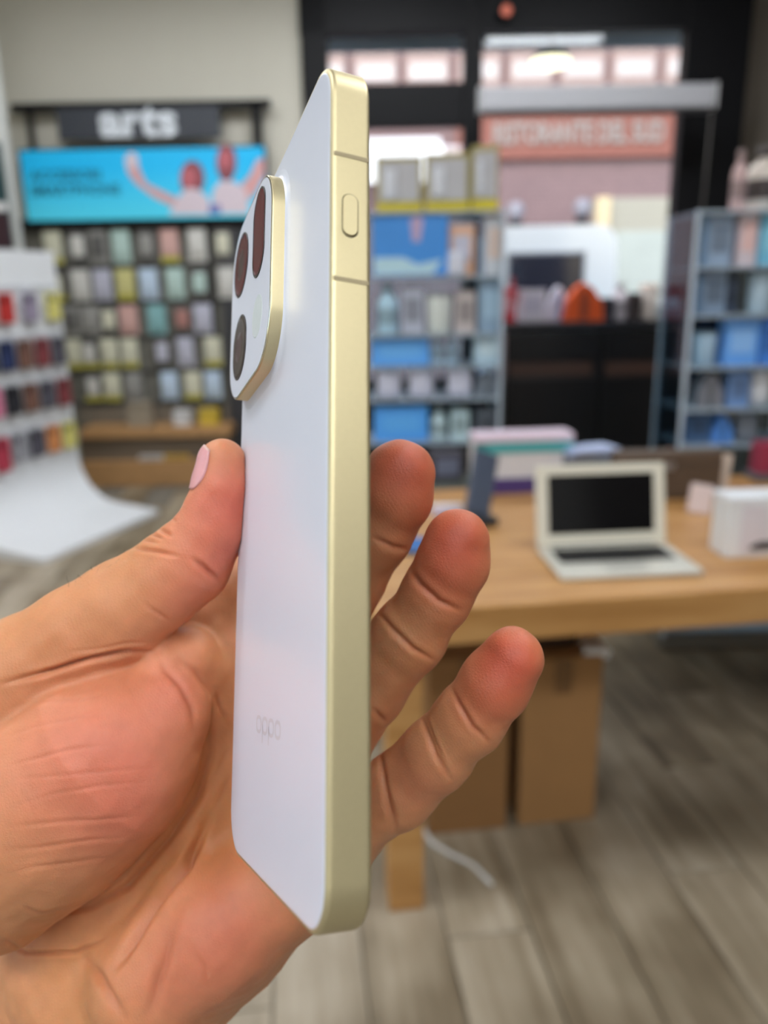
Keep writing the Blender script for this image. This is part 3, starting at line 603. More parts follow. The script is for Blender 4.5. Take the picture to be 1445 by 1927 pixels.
on2('taupe_pouch', 1342, 48, 66, (130, 132, 140), 'taupe pouch on the fourth shelf of the right tower', 'pouch', 'pouch', 4)
on2('steel_carton', 1396, 40, 68, (116, 150, 200), 'steel blue carton on the fourth shelf of the right tower', 'box', 'carton', 4)
on2('cream_pod', 1442, 40, 70, (206, 208, 212), 'cream rounded case on the fourth shelf of the right tower', 'case', 'pod', 4)
on2('navy_carton', 1326, 42, 58, (74, 106, 146), 'navy carton on the lowest shelf of the right tower', 'box', 'carton', 5)
on2('blue_pouch', 1372, 40, 54, (92, 150, 226), 'blue pouch on the lowest shelf of the right tower', 'pouch', 'pouch', 5)
on2('grey_pod', 1424, 44, 56, (120, 126, 136), 'grey rounded case on the lowest shelf of the right tower', 'case', 'pod', 5)

# ------------------------------------------------------------------ wooden table
TZ = 0.80
pa = ground(896, 1142, TZ); pb = ground(1445, 1106, TZ)
trz = math.atan2(pb.y-pa.y, pb.x-pa.x)
tl = tag(empty('table', (0, 0, 0)), 'light oak table holding the open laptop', 'table')
tdir = Vector((math.cos(trz), math.sin(trz), 0)); tin = Vector((-math.sin(trz), math.cos(trz), 0))
corner = pa + tdir*((-0.03-pa.x)/tdir.x); corner.z = 0
tl.location = corner; tl.rotation_euler = (0, 0, trz)
def oak_mat(name, c1, c2, c3):
    m = bpy.data.materials.new(name); m.use_nodes = True; nt = m.node_tree; b = nt.nodes['Principled BSDF']
    tc = nt.nodes.new('ShaderNodeTexCoord'); mp = nt.nodes.new('ShaderNodeMapping'); mp.inputs['Scale'].default_value = (1.2, 14, 10)
    n = nt.nodes.new('ShaderNodeTexNoise'); n.inputs['Scale'].default_value = 2.2; n.inputs['Detail'].default_value = 7; n.inputs['Distortion'].default_value = 0.5
    cr = nt.nodes.new('ShaderNodeValToRGB'); e = cr.color_ramp.elements; e[0].position = 0.3; e[0].color = lin(c1); e[1].position = 0.7; e[1].color = lin(c3); q_ = cr.color_ramp.elements.new(0.5); q_.color = lin(c2)
    nt.links.new(tc.outputs['Object'], mp.inputs[0]); nt.links.new(mp.outputs[0], n.inputs['Vector']); nt.links.new(n.outputs[0], cr.inputs[0]); nt.links.new(cr.outputs[0], b.inputs['Base Color'])
    b.inputs['Roughness'].default_value = 0.38; return m
tabm = oak_mat('table_oak', (160, 112, 58), (182, 134, 78), (194, 148, 92))
TL, TD, TT = 2.1, 1.02, 0.085
box('top', (TL/2, TD/2, TZ-TT/2), (TL, TD, TT), tabm, tl, 0.004)
for lx_, ly_ in ((0.075, 0.09), (0.075, TD-0.09), (TL-0.075, 0.09), (TL-0.075, TD-0.09)):
    box('leg', (lx_, ly_, (TZ-TT)/2), (0.085, 0.085, TZ-TT), tabm, tl, 0.004)
box('apron', (TL/2, TD-0.09, TZ-TT-0.04), (TL-0.24, 0.025, 0.08), tabm, tl, 0.003)

# laptop
lc0 = ground(1010, 1040, TZ); lc1 = ground(1252, 1030, TZ); lf0 = ground(1048, 1106, TZ); lf1 = ground(1302, 1094, TZ)
lrz = math.atan2(lc1.y-lc0.y, lc1.x-lc0.x)
LW = (lc1-lc0).length; LD = 0.215
lp = tag(empty('laptop', (lc0+lc1)/2, lrz), 'open silver laptop with black screen on the oak table', 'laptop')
alu = mat('laptop_silver', (206, 204, 192), 0.4, 0.25, var=0.02)
base_ = box('base', (0.0, -LD/2, 0.008), (LW, LD, 0.012), alu, lp, 0.004)
kb = box('keyboard_well', (0, LD/2-0.075, 0.0062), (LW*0.84, 0.098, 0.002), mat('keyboard_black', (34, 34, 38), 0.5), base_, 0.0005)
keym = mat('key_black', (22, 22, 26), 0.5); bmk = bmesh.new()
for r in range(5):
    for c_ in range(13): box_bm(bmk, ((c_-6)*LW*0.84/13.4, LD/2-0.037-r*0.019, 0.0082), (LW*0.84/13.4*0.84, 0.0155, 0.0016))
bm_obj('keys', bmk, keym, base_)['kind'] = 'stuff'
box('trackpad', (0, -LD*0.27, 0.0064), (0.1, 0.07, 0.001), mat('trackpad_silver', (190, 188, 178), 0.3, 0.2), base_, 0.0003)
tilt = math.radians(13); LH = 0.205
lid = box('lid', (0, math.sin(tilt)*LH/2+0.002, 0.014+math.cos(tilt)*LH/2), (LW, 0.007, LH), mat('laptop_bezel', (212, 206, 188), 0.4, var=0.02), lp, 0.003, rot=(-tilt, 0, 0))
box('screen', (0, -0.0042, 0.003), (LW*0.815, 0.001, LH*0.73), mat('screen_black', (7, 7, 10), 0.12, var=0.0), lid, 0.0003)
tube('hinge', [(-LW*0.4, 0.0, 0.013), (LW*0.4, 0.0, 0.013)], 0.005, mat('hinge_dark', (90, 90, 88), 0.5), lp)
od = tag(empty('ornament', ground(1252, 905, TZ)), 'small orange figure peeping out behind the laptop screen', 'ornament')
od.location = (od.location.x+0.01, od.location.y+0.02, TZ)
lathe('body', [(0.012, 0), (0.02, 0.01), (0.018, 0.05), (0.01, 0.07)], mat('ornament_orange', (214, 120, 70), 0.5), od, 14)
lathe('head', [(0.006, 0.068), (0.017, 0.08), (0.019, 0.092), (0.012, 0.105), (0.003, 0.11)], mat('ornament_head', (228, 140, 96), 0.5), od, 14)

def tbox(name, px, py, w, h, d, rgb, label, cat, rz=0.0, parts=None, bev=0.003, z=TZ):
    p = ground(px, py, z); t = tag(empty(name, (p.x, p.y, z), rz), label, cat)
    box('body', (0, d/2, h/2), (w, d, h), mat('t_%s_%d' % (name, px), rgb, 0.5, var=0.05), t, bev)
    return t
# teal and white storage box
t = tbox('storage_box', 984, 928, 0.32, 0.17, 0.1, (206, 204, 206), 'white box with teal border and pink top, behind the laptop', 'box', math.radians(4))
box('teal_border', (-0.14, -0.002, 0.085), (0.04, 0.004, 0.17), mat('teal', (70, 160, 164), 0.5), t, 0.001); box('teal_border', (0, -0.002, 0.152), (0.32, 0.004, 0.034), _mats['teal'], t, 0.001)
box('lid', (0, 0.05, 0.182), (0.325, 0.106, 0.024), mat('pink_lid', (214, 196, 210), 0.5), t, 0.003)
box('purple_base', (0.02, -0.003, 0.026), (0.26, 0.006, 0.052), mat('purple_band', (70, 52, 110), 0.5), t, 0.001)
# leaning handset on a holder
hp = ground(912, 990, TZ)
hs = tag(empty('phone_holder', (hp.x, hp.y, TZ), math.radians(18)), 'dark slate handset leaning on a black holder, left of the laptop', 'phone holder')
slate = mat('slate_blue', (70, 80, 98), 0.45, var=0.1)
box('foot', (0, 0.03, 0.012), (0.075, 0.09, 0.024), mat('holder_black', (34, 34, 38), 0.5), hs, 0.006)
bmx = bmesh.new(); box_bm(bmx, (0, 0, 0), (0.08, 0.016, 0.185), 0.007, 3); bm_obj('handset', bmx, slate, hs, loc=(0.012, 0.05, 0.112), rot=(math.radians(-20), math.radians(20), 0))
box('back_rest', (0.01, 0.072, 0.07), (0.03, 0.01, 0.12), _mats['holder_black'], hs, 0.003, rot=(math.radians(-20), 0, 0))
tube('cable', [(0, 0.02, 0.02), (-0.03, -0.03, 0.006), (-0.09, -0.05, 0.005), (-0.15, -0.02, 0.005)], 0.003, black_metal, hs, 6)
t = tbox('tablet', 790, 1046, 0.17, 0.012, 0.12, (60, 76, 100), 'slate tablet lying on the table behind the fingers', 'tablet', math.radians(-10), bev=0.004)
box('screen', (0, 0.06, 0.0125), (0.156, 0.106, 0.001), mat('tablet_screen', (60, 110, 176), 0.15), t)
t = tbox('dark_gadget', 842, 905, 0.11, 0.1, 0.08, (58, 56, 66), 'dark gadget box behind the middle fingertip', 'gadget', 0.1); box('front_plate', (0, -0.002, 0.05), (0.08, 0.004, 0.06), mat('gadget_plate', (96, 104, 124), 0.4), t)
t = tbox('lavender_card', 842, 972, 0.09, 0.03, 0.03, (196, 186, 208), 'lavender card block lying between the fingertips and the holder', 'card'); box('top_sheet', (0, 0.015, 0.031), (0.086, 0.027, 0.002), white_card, t)
# pale blue papers and brown case behind the laptop
pp = tag(empty('paper_stack', ground(1100, 925, TZ), 0.15), 'pale blue leaflets stacked on a riser behind the laptop', 'papers')
box('riser', (0, 0, 0.065), (0.15, 0.1, 0.13), mat('riser_grey', (110, 116, 126), 0.5), pp, 0.003)
for k in range(4): box('leaflet', (0.004*k, -0.003*k, 0.133+0.005*k), (0.15, 0.1, 0.004), mat('leaflet_blue', (176, 190, 222), 0.5), pp, 0.0005, rot=(0, 0, 0.06*k))
t = tbox('brown_case', 1255, 942, 0.34, 0.155, 0.06, (84, 68, 54), 'dark brown case standing behind the laptop', 'case', math.radians(2), bev=0.01)
box('lid_seam', (0, 0.03, 0.11), (0.342, 0.062, 0.004), mat('seam_dark', (50, 40, 34), 0.6), t, 0.001); box('clasp', (0, -0.003, 0.11), (0.03, 0.006, 0.02), steel, t, 0.001)
# price cards
for px, py, h, lb, rz in ((1318, 968, 0.085, 'front pale pink price card on the oak table', -0.2), (1352, 930, 0.13, 'rear beige price card on the oak table', -0.15)):
    p = ground(px, py, TZ); t = tag(empty('price_card', (p.x, p.y, TZ), rz), lb, 'card')
    cm_ = mat('price_card_%d' % px, (214, 196, 192) if px < 1330 else (206, 188, 172), 0.4)
    box('face', (0, 0.02, h/2), (0.066, 0.003, h), cm_, t, 0.001, rot=(math.radians(-14), math.radians(8), 0)); box('stand', (0, 0.035, 0.004), (0.06, 0.05, 0.008), cm_, t, 0.002)
t = tbox('maroon_box', 1452, 905, 0.1, 0.13, 0.07, (150, 48, 74), 'maroon carton on a grey tray at the right edge of the table', 'box'); box('tray', (0, 0.03, 0.012), (0.13, 0.1, 0.024), mat('tray_grey', (90, 92, 98), 0.5), t, 0.004)
# white product box with a dark device printed on it
wp = ground(1362, 1050, TZ)
t = tag(empty('product_box', (wp.x+0.13, wp.y, TZ), math.radians(3)), 'white product box with a black device pictured on its front', 'box')
box('body', (0, 0.045, 0.075), (0.26, 0.09, 0.15), white_card, t, 0.004); box('lid', (0, 0.045, 0.147), (0.264, 0.094, 0.012), white_plastic, t, 0.002)
box('front_panel', (0.01, -0.001, 0.074), (0.216, 0.003, 0.118), mat('front_panel_pink', (214, 206, 210), 0.5), t, 0.0005)
prism('printed_device', [(-0.075, 0.03), (-0.07, 0.022), (0.08, 0.022), (0.085, 0.03), (0.08, 0.042), (-0.05, 0.042)], -0.0035, -0.0026, mat('device_black', (26, 26, 30), 0.3), t)

# below the table
card = mat('corrugated_card', (158, 116, 70), 0.75, var=0.06, scale=14); card2 = mat('corrugated_card_dark', (146, 104, 60), 0.75, var=0.06, scale=14)
def carton(px0, px1, py, h, d, m, label):
    a = ground(px0, py); b = ground(px1, py-3); w = (b-a).length
    t = tag(empty('cardboard_box', ((a.x+b.x)/2, (a.y+b.y)/2, 0), trz), label, 'box', 'cartons under the table')
    box('body', (0, d/2, h/2), (w, d, h), m, t, 0.003)
    for yy in (0.25, 0.75): box('flap', (0, d*yy, h+0.002), (w, d*0.49, 0.004), m, t, 0.001)
    box('tape', (0, -0.0008, h-0.05), (0.05, 0.0016, 0.1), mat('tape_brown', (120, 86, 50), 0.3), t)
    return t
carton(806, 954, 1566, 0.52, 0.3, card2, 'left cardboard box under the oak table')
carton(974, 1120, 1548, 0.50, 0.3, card, 'right cardboard box under the oak table')
bx = ground(1040, 1548)
t = tag(empty('dark_bag', (bx.x-0.02, bx.y+0.12, 0.507)), 'dark brown bag lying on the right cardboard box', 'bag')
bmx = bmesh.new(); box_bm(bmx, (0, 0, 0.035), (0.17, 0.14, 0.07), 0.03, 3); bm_obj('body', bmx, mat('bag_dark', (48, 34, 30), 0.7), t, smooth=True)
tube('handle', [(-0.04, -0.06, 0.06), (-0.03, -0.075, 0.085), (0.03, -0.075, 0.085), (0.04, -0.06, 0.06)], 0.005, mat('bag_handle', (36, 26, 24), 0.7), t)
t = tag(empty('white_sheet', (bx.x+0.1, bx.y+0.1, 0.507)), 'white paper sheet hanging over the right cardboard box edge', 'paper')
box('sheet', (0, 0, 0.004), (0.07, 0.16, 0.003), white_card, t, rot=(0, 0.1, 0.1)); box('folded_edge', (0, -0.08, 0.0), (0.068, 0.003, 0.03), white_card, t)
pts = [ground(792, 1300, 0.55)]
q0 = ground(786, 1560); 
cbl = tube('power_cable', [(q0.x, q0.y+0.12, 0.70), (q0.x+0.006, q0.y+0.11, 0.4), (q0.x+0.002, q0.y+0.06, 0.06), (q0.x+0.01, q0.y, 0.007), *[tuple(ground(px, py)+Vector((0, 0, 0.007))) for px, py in ((815, 1592), (850, 1612), (890, 1632), (925, 1668))]], 0.0055, mat('cable_white', (214, 212, 206), 0.4), None, 8)
tag(cbl, 'white power cable trailing from the table down across the floor', 'cable')

# ------------------------------------------------------------------ the phone in the hand
MM = 0.001
U_ = np.array([-0.3767, 0.1681, 0.9110]); V_ = np.array([0.0054, 0.9838, -0.1793]); W_ = np.array([0.9263, 0.0626, 0.3714])
PO = np.array([-9.3743, -10.4609, 137.4541])            # millimetres: right, down, away from the lens
PH, PWD, PT = 160.0, 75.0, 7.8
flip = Matrix.Diagonal((1, -1, -1)).to_4x4()
pm4 = Matrix(((U_[0], V_[0], -W_[0], PO[0]*MM), (U_[1], V_[1], -W_[1], PO[1]*MM), (U_[2], V_[2], -W_[2], PO[2]*MM), (0, 0, 0, 1)))
phone = tag(empty('smartphone'), 'white smartphone with champagne metal frame held upright in the hand', 'phone')
phone.matrix_world = CAMM @ flip @ pm4
def rrect(x0, x1, y0, y1, r, ins, n=14):
    x0 += ins; x1 -= ins; y0 += ins; y1 -= ins; r = max(r-ins, 0.2); p = []
    for cx, cy, a0 in ((x1-r, y1-r, 0), (x0+r, y1-r, 90), (x0+r, y0+r, 180), (x1-r, y0+r, 270)):
        for k in range(n+1):
            t = math.radians(a0+90*k/n); p.append((cx+r*math.cos(t), cy+r*math.sin(t)))
    return p
def loft(name, rr, loops, m, parent, cap0=False, cap1=True, smooth=True):
    bm = bmesh.new(); R = []
    for ins, z in loops: R.append([bm.verts.new((x*MM, y*MM, z*MM)) for x, y in rrect(*rr, ins)])
    n = len(R[0])
    for a, b in zip(R, R[1:]):
        for k in range(n): bm.faces.new((a[k], a[(k+1) % n], b[(k+1) % n], b[k]))
    if cap0: bm.faces.new(R[0][::-1])
    if cap1: bm.faces.new(R[-1])
    bmesh.ops.recalc_face_normals(bm, faces=bm.faces)
    o = bm_obj(name, bm, m, parent, smooth)
    for p in o.data.polygons:
        if len(p.vertices) > 4: p.use_smooth = False
    return o
body_rr = (0, PWD, -PH/2, PH/2, 10.0)
gold = mat('champagne_metal', (212, 198, 156), 0.46, 0.8, var=0.03, scale=900)
goldedge = mat('champagne_polished', (226, 222, 206), 0.14, 0.95, var=0.0)
glassw = mat('white_back_glass', (226, 230, 243), 0.32, 0.0, var=0.01, scale=60, coat=0.35)
glassw.node_tree.nodes['Principled BSDF'].inputs['Coat Roughness'].default_value = 0.12
loft('frame', body_rr, [(1.0, -0.02), (0.45, -0.16), (0.14, -0.42), (0.02, -0.75), (0, -0.95), (0, -1.1), (0, -6.7), (0, -6.85), (0.02, -7.05), (0.14, -7.35), (0.45, -7.65), (1.0, -7.78)], gold, phone, cap1=False)
loft('back_glass', body_rr, [(1.0, -0.03), (1.15, 0.03), (1.6, 0.06), (2.5, 0.075)], glassw, phone)
loft('screen', body_rr, [(1.0, -7.77), (1.3, -7.86), (2.0, -7.9)], mat('phone_screen', (10, 10, 13), 0.06), phone)
seam = mat('antenna_line', (168, 152, 116), 0.5)
for v in (-57.2, -32.3):
    box('antenna_line', (0.0, v*MM, -3.9*MM), (0.14*MM, 0.85*MM, 6.9*MM), seam, phone, 0.00003)
    box('antenna_line', (PWD*MM, v*MM, -3.9*MM), (0.14*MM, 0.85*MM, 6.9*MM), seam, phone, 0.00003)
def pill_side(name, v0, v1, w0, r, x0, x1, m, parent, bev=0.1):
    bm = bmesh.new(); n = 12; rings = []
    for ins, x in ((0, x0), (0, x1+bev if x1 < x0 else x1-bev), (bev, x1)):
        ring = []
        for cv, a0 in ((v1-r, 0), (v0+r, 180)):
            for k in range(n+1):
                t = math.radians(a0+180*k/n); ring.append(bm.verts.new((x*MM, (cv+(r-ins)*math.sin(t))*MM, (-w0+(r-ins)*math.cos(t))*MM)))
        rings.append(ring)
    L = len(rings[0])
    for a, b in zip(rings, rings[1:]):
        for k in range(L): bm.faces.new((a[k], a[(k+1) % L], b[(k+1) % L], b[k]))
    bm.faces.new(rings[-1]); bmesh.ops.recalc_face_normals(bm, faces=bm.faces)
    return bm_obj(name, bm, m, parent, False)
pill_side('button_gap', -49.5, -40.7, 3.65, 1.62, 0.05, -0.02, mat('button_gap_dark', (110, 98, 70), 0.6), phone, 0.01)
pill_side('power_button', -49.3, -41.0, 3.65, 1.45, 0.0, -0.30, gold, phone, 0.12)
# camera island
bump_rr = (30.3, 73.4, -75.4, -28.4, 12.0)
isl = loft('camera_island', bump_rr, [(-0.05, 0.62), (0, 0.8), (0, 0.95), (0, 3.2), (0, 3.4), (0.12, 3.58)], gold, phone, cap1=False)
loft('collar', bump_rr, [(-2.2, 0.06), (-1.2, 0.16), (-0.5, 0.36), (-0.1, 0.66), (0.05, 0.85)], glassw, isl, cap1=False)
loft('polished_rim', bump_rr, [(0.12, 3.57), (0.34, 3.73), (0.55, 3.74)], goldedge, isl, cap1=False)
loft('top_plate', bump_rr, [(0.5, 3.70), (0.7, 3.74), (1.2, 3.75)], glassw, isl)
lensm = mat('lens_red_reflection', (92, 30, 36), 0.12, var=0.35, scale=120, spec=0.06); ringm = mat('lens_ring', (60, 54, 54), 0.3, 0.6)  # red of the hand's reflection painted into the lens colours
lens2 = mat('lens_dark_brown', (64, 52, 44), 0.12, var=0.35, scale=120, spec=0.08); lensin = mat('lens_inner', (60, 24, 30), 0.08, spec=0.15)
def lens(cu, cv, rx, ry, m, parent, inner=True):
    rr = (cu-rx, cu+rx, cv-ry, cv+ry, rx)
    L = loft('lens', rr, [(0, 3.72), (0.0, 3.9), (0.25, 3.96), (0.55, 3.93)], ringm, parent, cap1=False)
    loft('lens_glass', rr, [(0.5, 3.88), (0.6, 3.92), (1.5, 3.96)], m, L)
    if inner:
        ir = rx*0.52; loft('lens_element', (cu-ir, cu+ir, cv-ir, cv+ir, ir), [(0, 3.955), (0.5, 3.98), (1.2, 4.0)], lensin, L)
lens(61.4, -63.6, 7.9, 8.2, lensm, isl); lens(60.8, -41.2, 7.5, 8.2, lens2, isl); lens(42.2, -62.6, 5.9, 10.9, lensm, isl, False)
loft('flash', (42.2-5, 42.2+5, -41.8-5, -41.8+5, 5), [(0, 3.74), (0.1, 3.8), (0.4, 3.82)], mat('flash_diffuser', (214, 222, 222), 0.3, var=0.04, scale=700), isl)
# logo on the back: o p p o
lg = mat('logo_grey', (204, 204, 212), 0.3, var=0.0)
bm = bmesh.new()
def ring2d(cx, cy, rx, ry, w):
    n = 28; o = []; i = []
    for k in range(n):
        t = 2*math.pi*k/n; c, s = math.cos(t), math.sin(t); e = 0.75
        sx = math.copysign(abs(c)**e, c); sy = math.copysign(abs(s)**e, s)
        o.append(bm.verts.new((-(cx+rx*sx)*MM, -(cy+ry*sy)*MM, 0))); i.append(bm.verts.new((-(cx+(rx-w)*sx)*MM, -(cy+(ry-w)*sy)*MM, 0)))
    for k in range(n): bm.faces.new((o[k], o[(k+1) % n], i[(k+1) % n], i[k]))
for k in range(4):
    cx = (k-1.5)*5.3; ring2d(cx, 0, 2.35, 1.9, 0.75)
    if k in (1, 2):
        q = [bm.verts.new((-x*MM, -y*MM, 0)) for x, y in ((cx-2.35, 0), (cx-1.6, 0), (cx-1.6, -3.6), (cx-2.35, -3.6))]; bm.faces.new(q)
bmesh.ops.recalc_face_normals(bm, faces=bm.faces)
bm_obj('logo', bm, lg, phone, loc=(39.2*MM, 49.0*MM, 0.085*MM))

# ------------------------------------------------------------------ the hand
# chains of joints: picture position, depth (mm) and radius (mm); blended into one skin
def P(px, py, z): return np.array([(px-CX)/F*z, (py-CY)/F*z, z])
def chain(pts): return [(P(a, b, z), r) for a, b, z, r in pts]
thumb = chain([(419, 870, 203, 6.0), (416, 925, 203, 6.5), (402, 988, 204, 8.2), (354, 1058, 206, 10.4), (298, 1102, 207, 10.9), (228, 1150, 208, 12.4), (150, 1204, 209, 13.6), (60, 1272, 211, 16.0), (-50, 1360, 214, 19.0)])
pinky = chain([(963, 1240, 190, 7.6), (930, 1290, 191, 8.1), (885, 1352, 194, 8.3), (820, 1420, 199, 8.7), (752, 1486, 206, 9.3), (650, 1545, 216, 10.5)])
ring_ = chain([(860, 1018, 198, 8.0), (852, 1060, 199, 8.6), (822, 1118, 202, 8.7), (768, 1198, 207, 9.4), (690, 1292, 214, 10.2), (600, 1430, 223, 11.5)])
middle = chain([(752, 894, 202, 9.0), (742, 930, 203, 9.4), (708, 1000, 207, 9.2), (650, 1095, 215, 9.8), (600, 1200, 222, 10.5), (530, 1340, 228, 12)])
index = chain([(640, 900, 240, 8.0), (600, 965, 245, 8.8), (545, 1035, 245, 10.0), (468, 1120, 236, 11.6), (432, 1225, 229, 12.6), (430, 1300, 229, 13.0)])
palm = [chain(c) for c in (
    [(430, 1280, 229, 13.0), (330, 1500, 229, 15), (120, 1800, 233, 16)],
    [(530, 1350, 229, 12.0), (400, 1560, 230, 15), (170, 1860, 230, 18)],
    [(600, 1440, 226, 11.5), (470, 1630, 229, 15), (230, 1900, 230, 19)],
    [(660, 1540, 219, 10.2), (560, 1640, 222, 13.5), (430, 1745, 224, 17.5), (300, 1860, 226, 20)])]
hypo = chain([(640, 1570, 215, 10), (520, 1665, 214, 13.5), (415, 1740, 212, 16), (290, 1840, 214, 17)])
wrist = chain([(230, 1880, 233, 20), (90, 2030, 248, 22), (-60, 2240, 268, 24)])
wrist2 = chain([(110, 1795, 243, 16), (-40, 1950, 257, 20), (-190, 2150, 272, 22)])
thenar = chain([(310, 1330, 209, 12.0), (205, 1415, 208, 23), (95, 1500, 210, 26), (-20, 1600, 213, 26)])
web = chain([(310, 1262, 211, 9.0), (352, 1242, 215, 8.5), (382, 1268, 219, 8.0), (396, 1320, 222, 9.0)])
web2 = chain([(300, 1220, 222, 9.0), (360, 1180, 226, 9.0), (440, 1150, 232, 10.5)])

def seg_d(p, a, ra, b, rb):
    ab = b-a; t = np.clip(((p-a)@ab)/(ab@ab), 0, 1).astype(np.float32)
    q = p - a - t[..., None]*ab
    return np.sqrt((q*q).sum(-1)) - (ra+(rb-ra)*t)
def smin(a, b, k):
    h = np.clip(0.5+0.5*(b-a)/k, 0, 1); return b*(1-h)+a*h-k*h*(1-h)
def chain_d(p, c, k):
    d = None
    for (a, ra), (b, rb) in zip(c, c[1:]):
        s = seg_d(p, a.astype(np.float32), ra, b.astype(np.float32), rb); d = s if d is None else smin(d, s, k)
    return d
def phone_d(p):
    q = p - PO.astype(np.float32)
    u, v, w = q@U_.astype(np.float32)-PWD/2, q@V_.astype(np.float32), q@W_.astype(np.float32)-PT/2
    du, dv = np.abs(u)-PWD/2+10, np.abs(v)-PH/2+10
    d2 = np.sqrt(np.maximum(du, 0)**2+np.maximum(dv, 0)**2)+np.minimum(np.maximum(du, dv), 0)-10
    e = np.abs(w)-PT/2-0.05
    return np.minimum(np.maximum(d2, e), 0)+np.sqrt(np.maximum(d2, 0)**2+np.maximum(e, 0)**2)
def hand_d(p):
    p = p.astype(np.float32)
    d = chain_d(p, palm[0], 4)
    for c in palm[1:]: d = smin(d, chain_d(p, c, 4), 7)
    d = smin(d, chain_d(p, wrist, 4), 10); d = smin(d, chain_d(p, wrist2, 4), 10)
    d = smin(d, chain_d(p, hypo, 5), 6)
    for c, k in ((index, 4), (middle, 2.5), (ring_, 2.5), (pinky, 2.5)): d = smin(d, chain_d(p, c, 3), k)
    t = chain_d(p, thenar, 7)
    d = smin(d, t, 2.0)
    d = smin(d, chain_d(p, web2, 3), 3)
    d = smin(d, chain_d(p, web, 3), 2.0)
    d = smin(d, chain_d(p, thumb, 4), 2.2)
    return np.maximum(d, -(phone_d(p)-0.12))
def surface_nets(lo, hi, h):
    n = np.ceil((hi-lo)/h).astype(int)+1
    ax = [lo[i]+h*np.arange(n[i]) for i in range(3)]
    Fv = np.empty(n, np.float32)
    K = 5; cax = [lo[i]+h*(np.arange(-(-n[i]//K))*K+(K-1)/2) for i in range(3)]       # coarse pass, then only the blocks near the skin
    Fc = hand_d(np.stack(np.meshgrid(*cax, indexing='ij'), -1))
    for i in range(3): Fc = np.repeat(Fc, K, axis=i)
    Fv[:] = Fc[:n[0], :n[1], :n[2]]
    near = np.argwhere(np.abs(Fv) < h*K*1.15)
    for i0 in range(0, len(near), 400000):
        q = near[i0:i0+400000]; Fv[tuple(q.T)] = hand_d(lo+h*q)
    ins = Fv < 0; sl = [slice(None, -1), slice(1, None)]
    cnt = np.zeros(n-1, np.int8); cr = [(a, b, c) for a in (0, 1) for b in (0, 1) for c in (0, 1)]
    for a, b, c in cr: cnt += ins[sl[a], sl[b], sl[c]]
    act = (cnt > 0) & (cnt < 8); I = np.argwhere(act); idx = -np.ones(act.shape, np.int64); idx[act] = np.arange(len(I))
    acc = np.zeros((len(I), 3)); num = np.zeros(len(I))
    for a in cr:
        for d in range(3):
            if a[d]: continue
            b = list(a); b[d] = 1
            fa = Fv[tuple((I+a).T)]; fb = Fv[tuple((I+b).T)]; m = (fa < 0) != (fb < 0)
            t = np.where(m, fa/np.where(m, fa-fb, 1), 0); pos = np.array(a, float)+np.zeros((len(I), 3)); pos[:, d] = t
            acc[m] += pos[m]; num[m] += 1
    V = lo + h*(I+acc/num[:, None]); Q = []
    for d in range(3):
        e1, e2 = [(1, 2), (2, 0), (0, 1)][d]
        s0 = [slice(1, -1)]*3; s0[d] = slice(0, -1); s1 = list(s0); s1[d] = slice(1, None)
        A = ins[tuple(s0)]; B = ins[tuple(s1)]
        E = np.argwhere(A != B); off = np.ones(3, int); off[d] = 0; E = E+off; sgn = A[A != B]
        def ix(o1, o2):
            q = E.copy(); q[:, e1] -= o1; q[:, e2] -= o2; return idx[tuple(q.T)]
        q = np.stack([ix(1, 1), ix(0, 1), ix(0, 0), ix(1, 0)], 1); q[~sgn] = q[~sgn][:, ::-1]; Q.append(q)
    return V, np.concatenate(Q)
def grad(p, e=0.25):
    g = np.stack([hand_d(p+np.eye(3)[i]*e)-hand_d(p-np.eye(3)[i]*e) for i in range(3)], 1)/(2*e); return g
def project(V, it=2):
    for _ in range(it):
        g = grad(V); d = hand_d(V); V = V - 0.9*(d/np.maximum((g*g).sum(1), 0.3))[:, None]*g
    return V
def subdivide(V, Q):
    E = np.concatenate([Q[:, [0, 1]], Q[:, [1, 2]], Q[:, [2, 3]], Q[:, [3, 0]]]); Es = np.sort(E, 1)
    key = Es[:, 0]*len(V)+Es[:, 1]; uq, inv = np.unique(key, return_inverse=True)
    em = (V[uq//len(V)]+V[uq % len(V)])/2; fc = V[Q].mean(1); nV, nE, nQ = len(V), len(uq), len(Q)
    e = (inv+nV).reshape(4, nQ).T; c = nV+nE+np.arange(nQ)
    NQ = np.concatenate([np.stack([Q[:, k], e[:, k], c, e[:, k-1]], 1) for k in range(4)])
    return np.concatenate([V, em, fc]), NQ
def vnormals(V, Q):
    n = np.cross(V[Q[:, 2]]-V[Q[:, 0]], V[Q[:, 3]]-V[Q[:, 1]]); N = np.zeros_like(V)
    for k in range(4): np.add.at(N, Q[:, k], n)
    return N/np.maximum(np.linalg.norm(N, axis=1), 1e-9)[:, None]
HV, HQ = surface_nets(np.array([-172., -30., 166.]), np.array([46., 206., 300.]), 0.8)
HV, HQ = subdivide(HV, HQ); HV = project(HV, 2)
HN = vnormals(HV, HQ)
if (HN*grad(HV[:1].repeat(1, 0))[0:1]).sum(1)[0] < 0: HQ = HQ[:, ::-1]; HN = -HN
px = HV[:, 0]/HV[:, 2]*F+CX; py = HV[:, 1]/HV[:, 2]*F+CY
facing = np.clip(-(HN*HV).sum(1)/np.linalg.norm(HV, axis=1)*2.5, 0, 1)
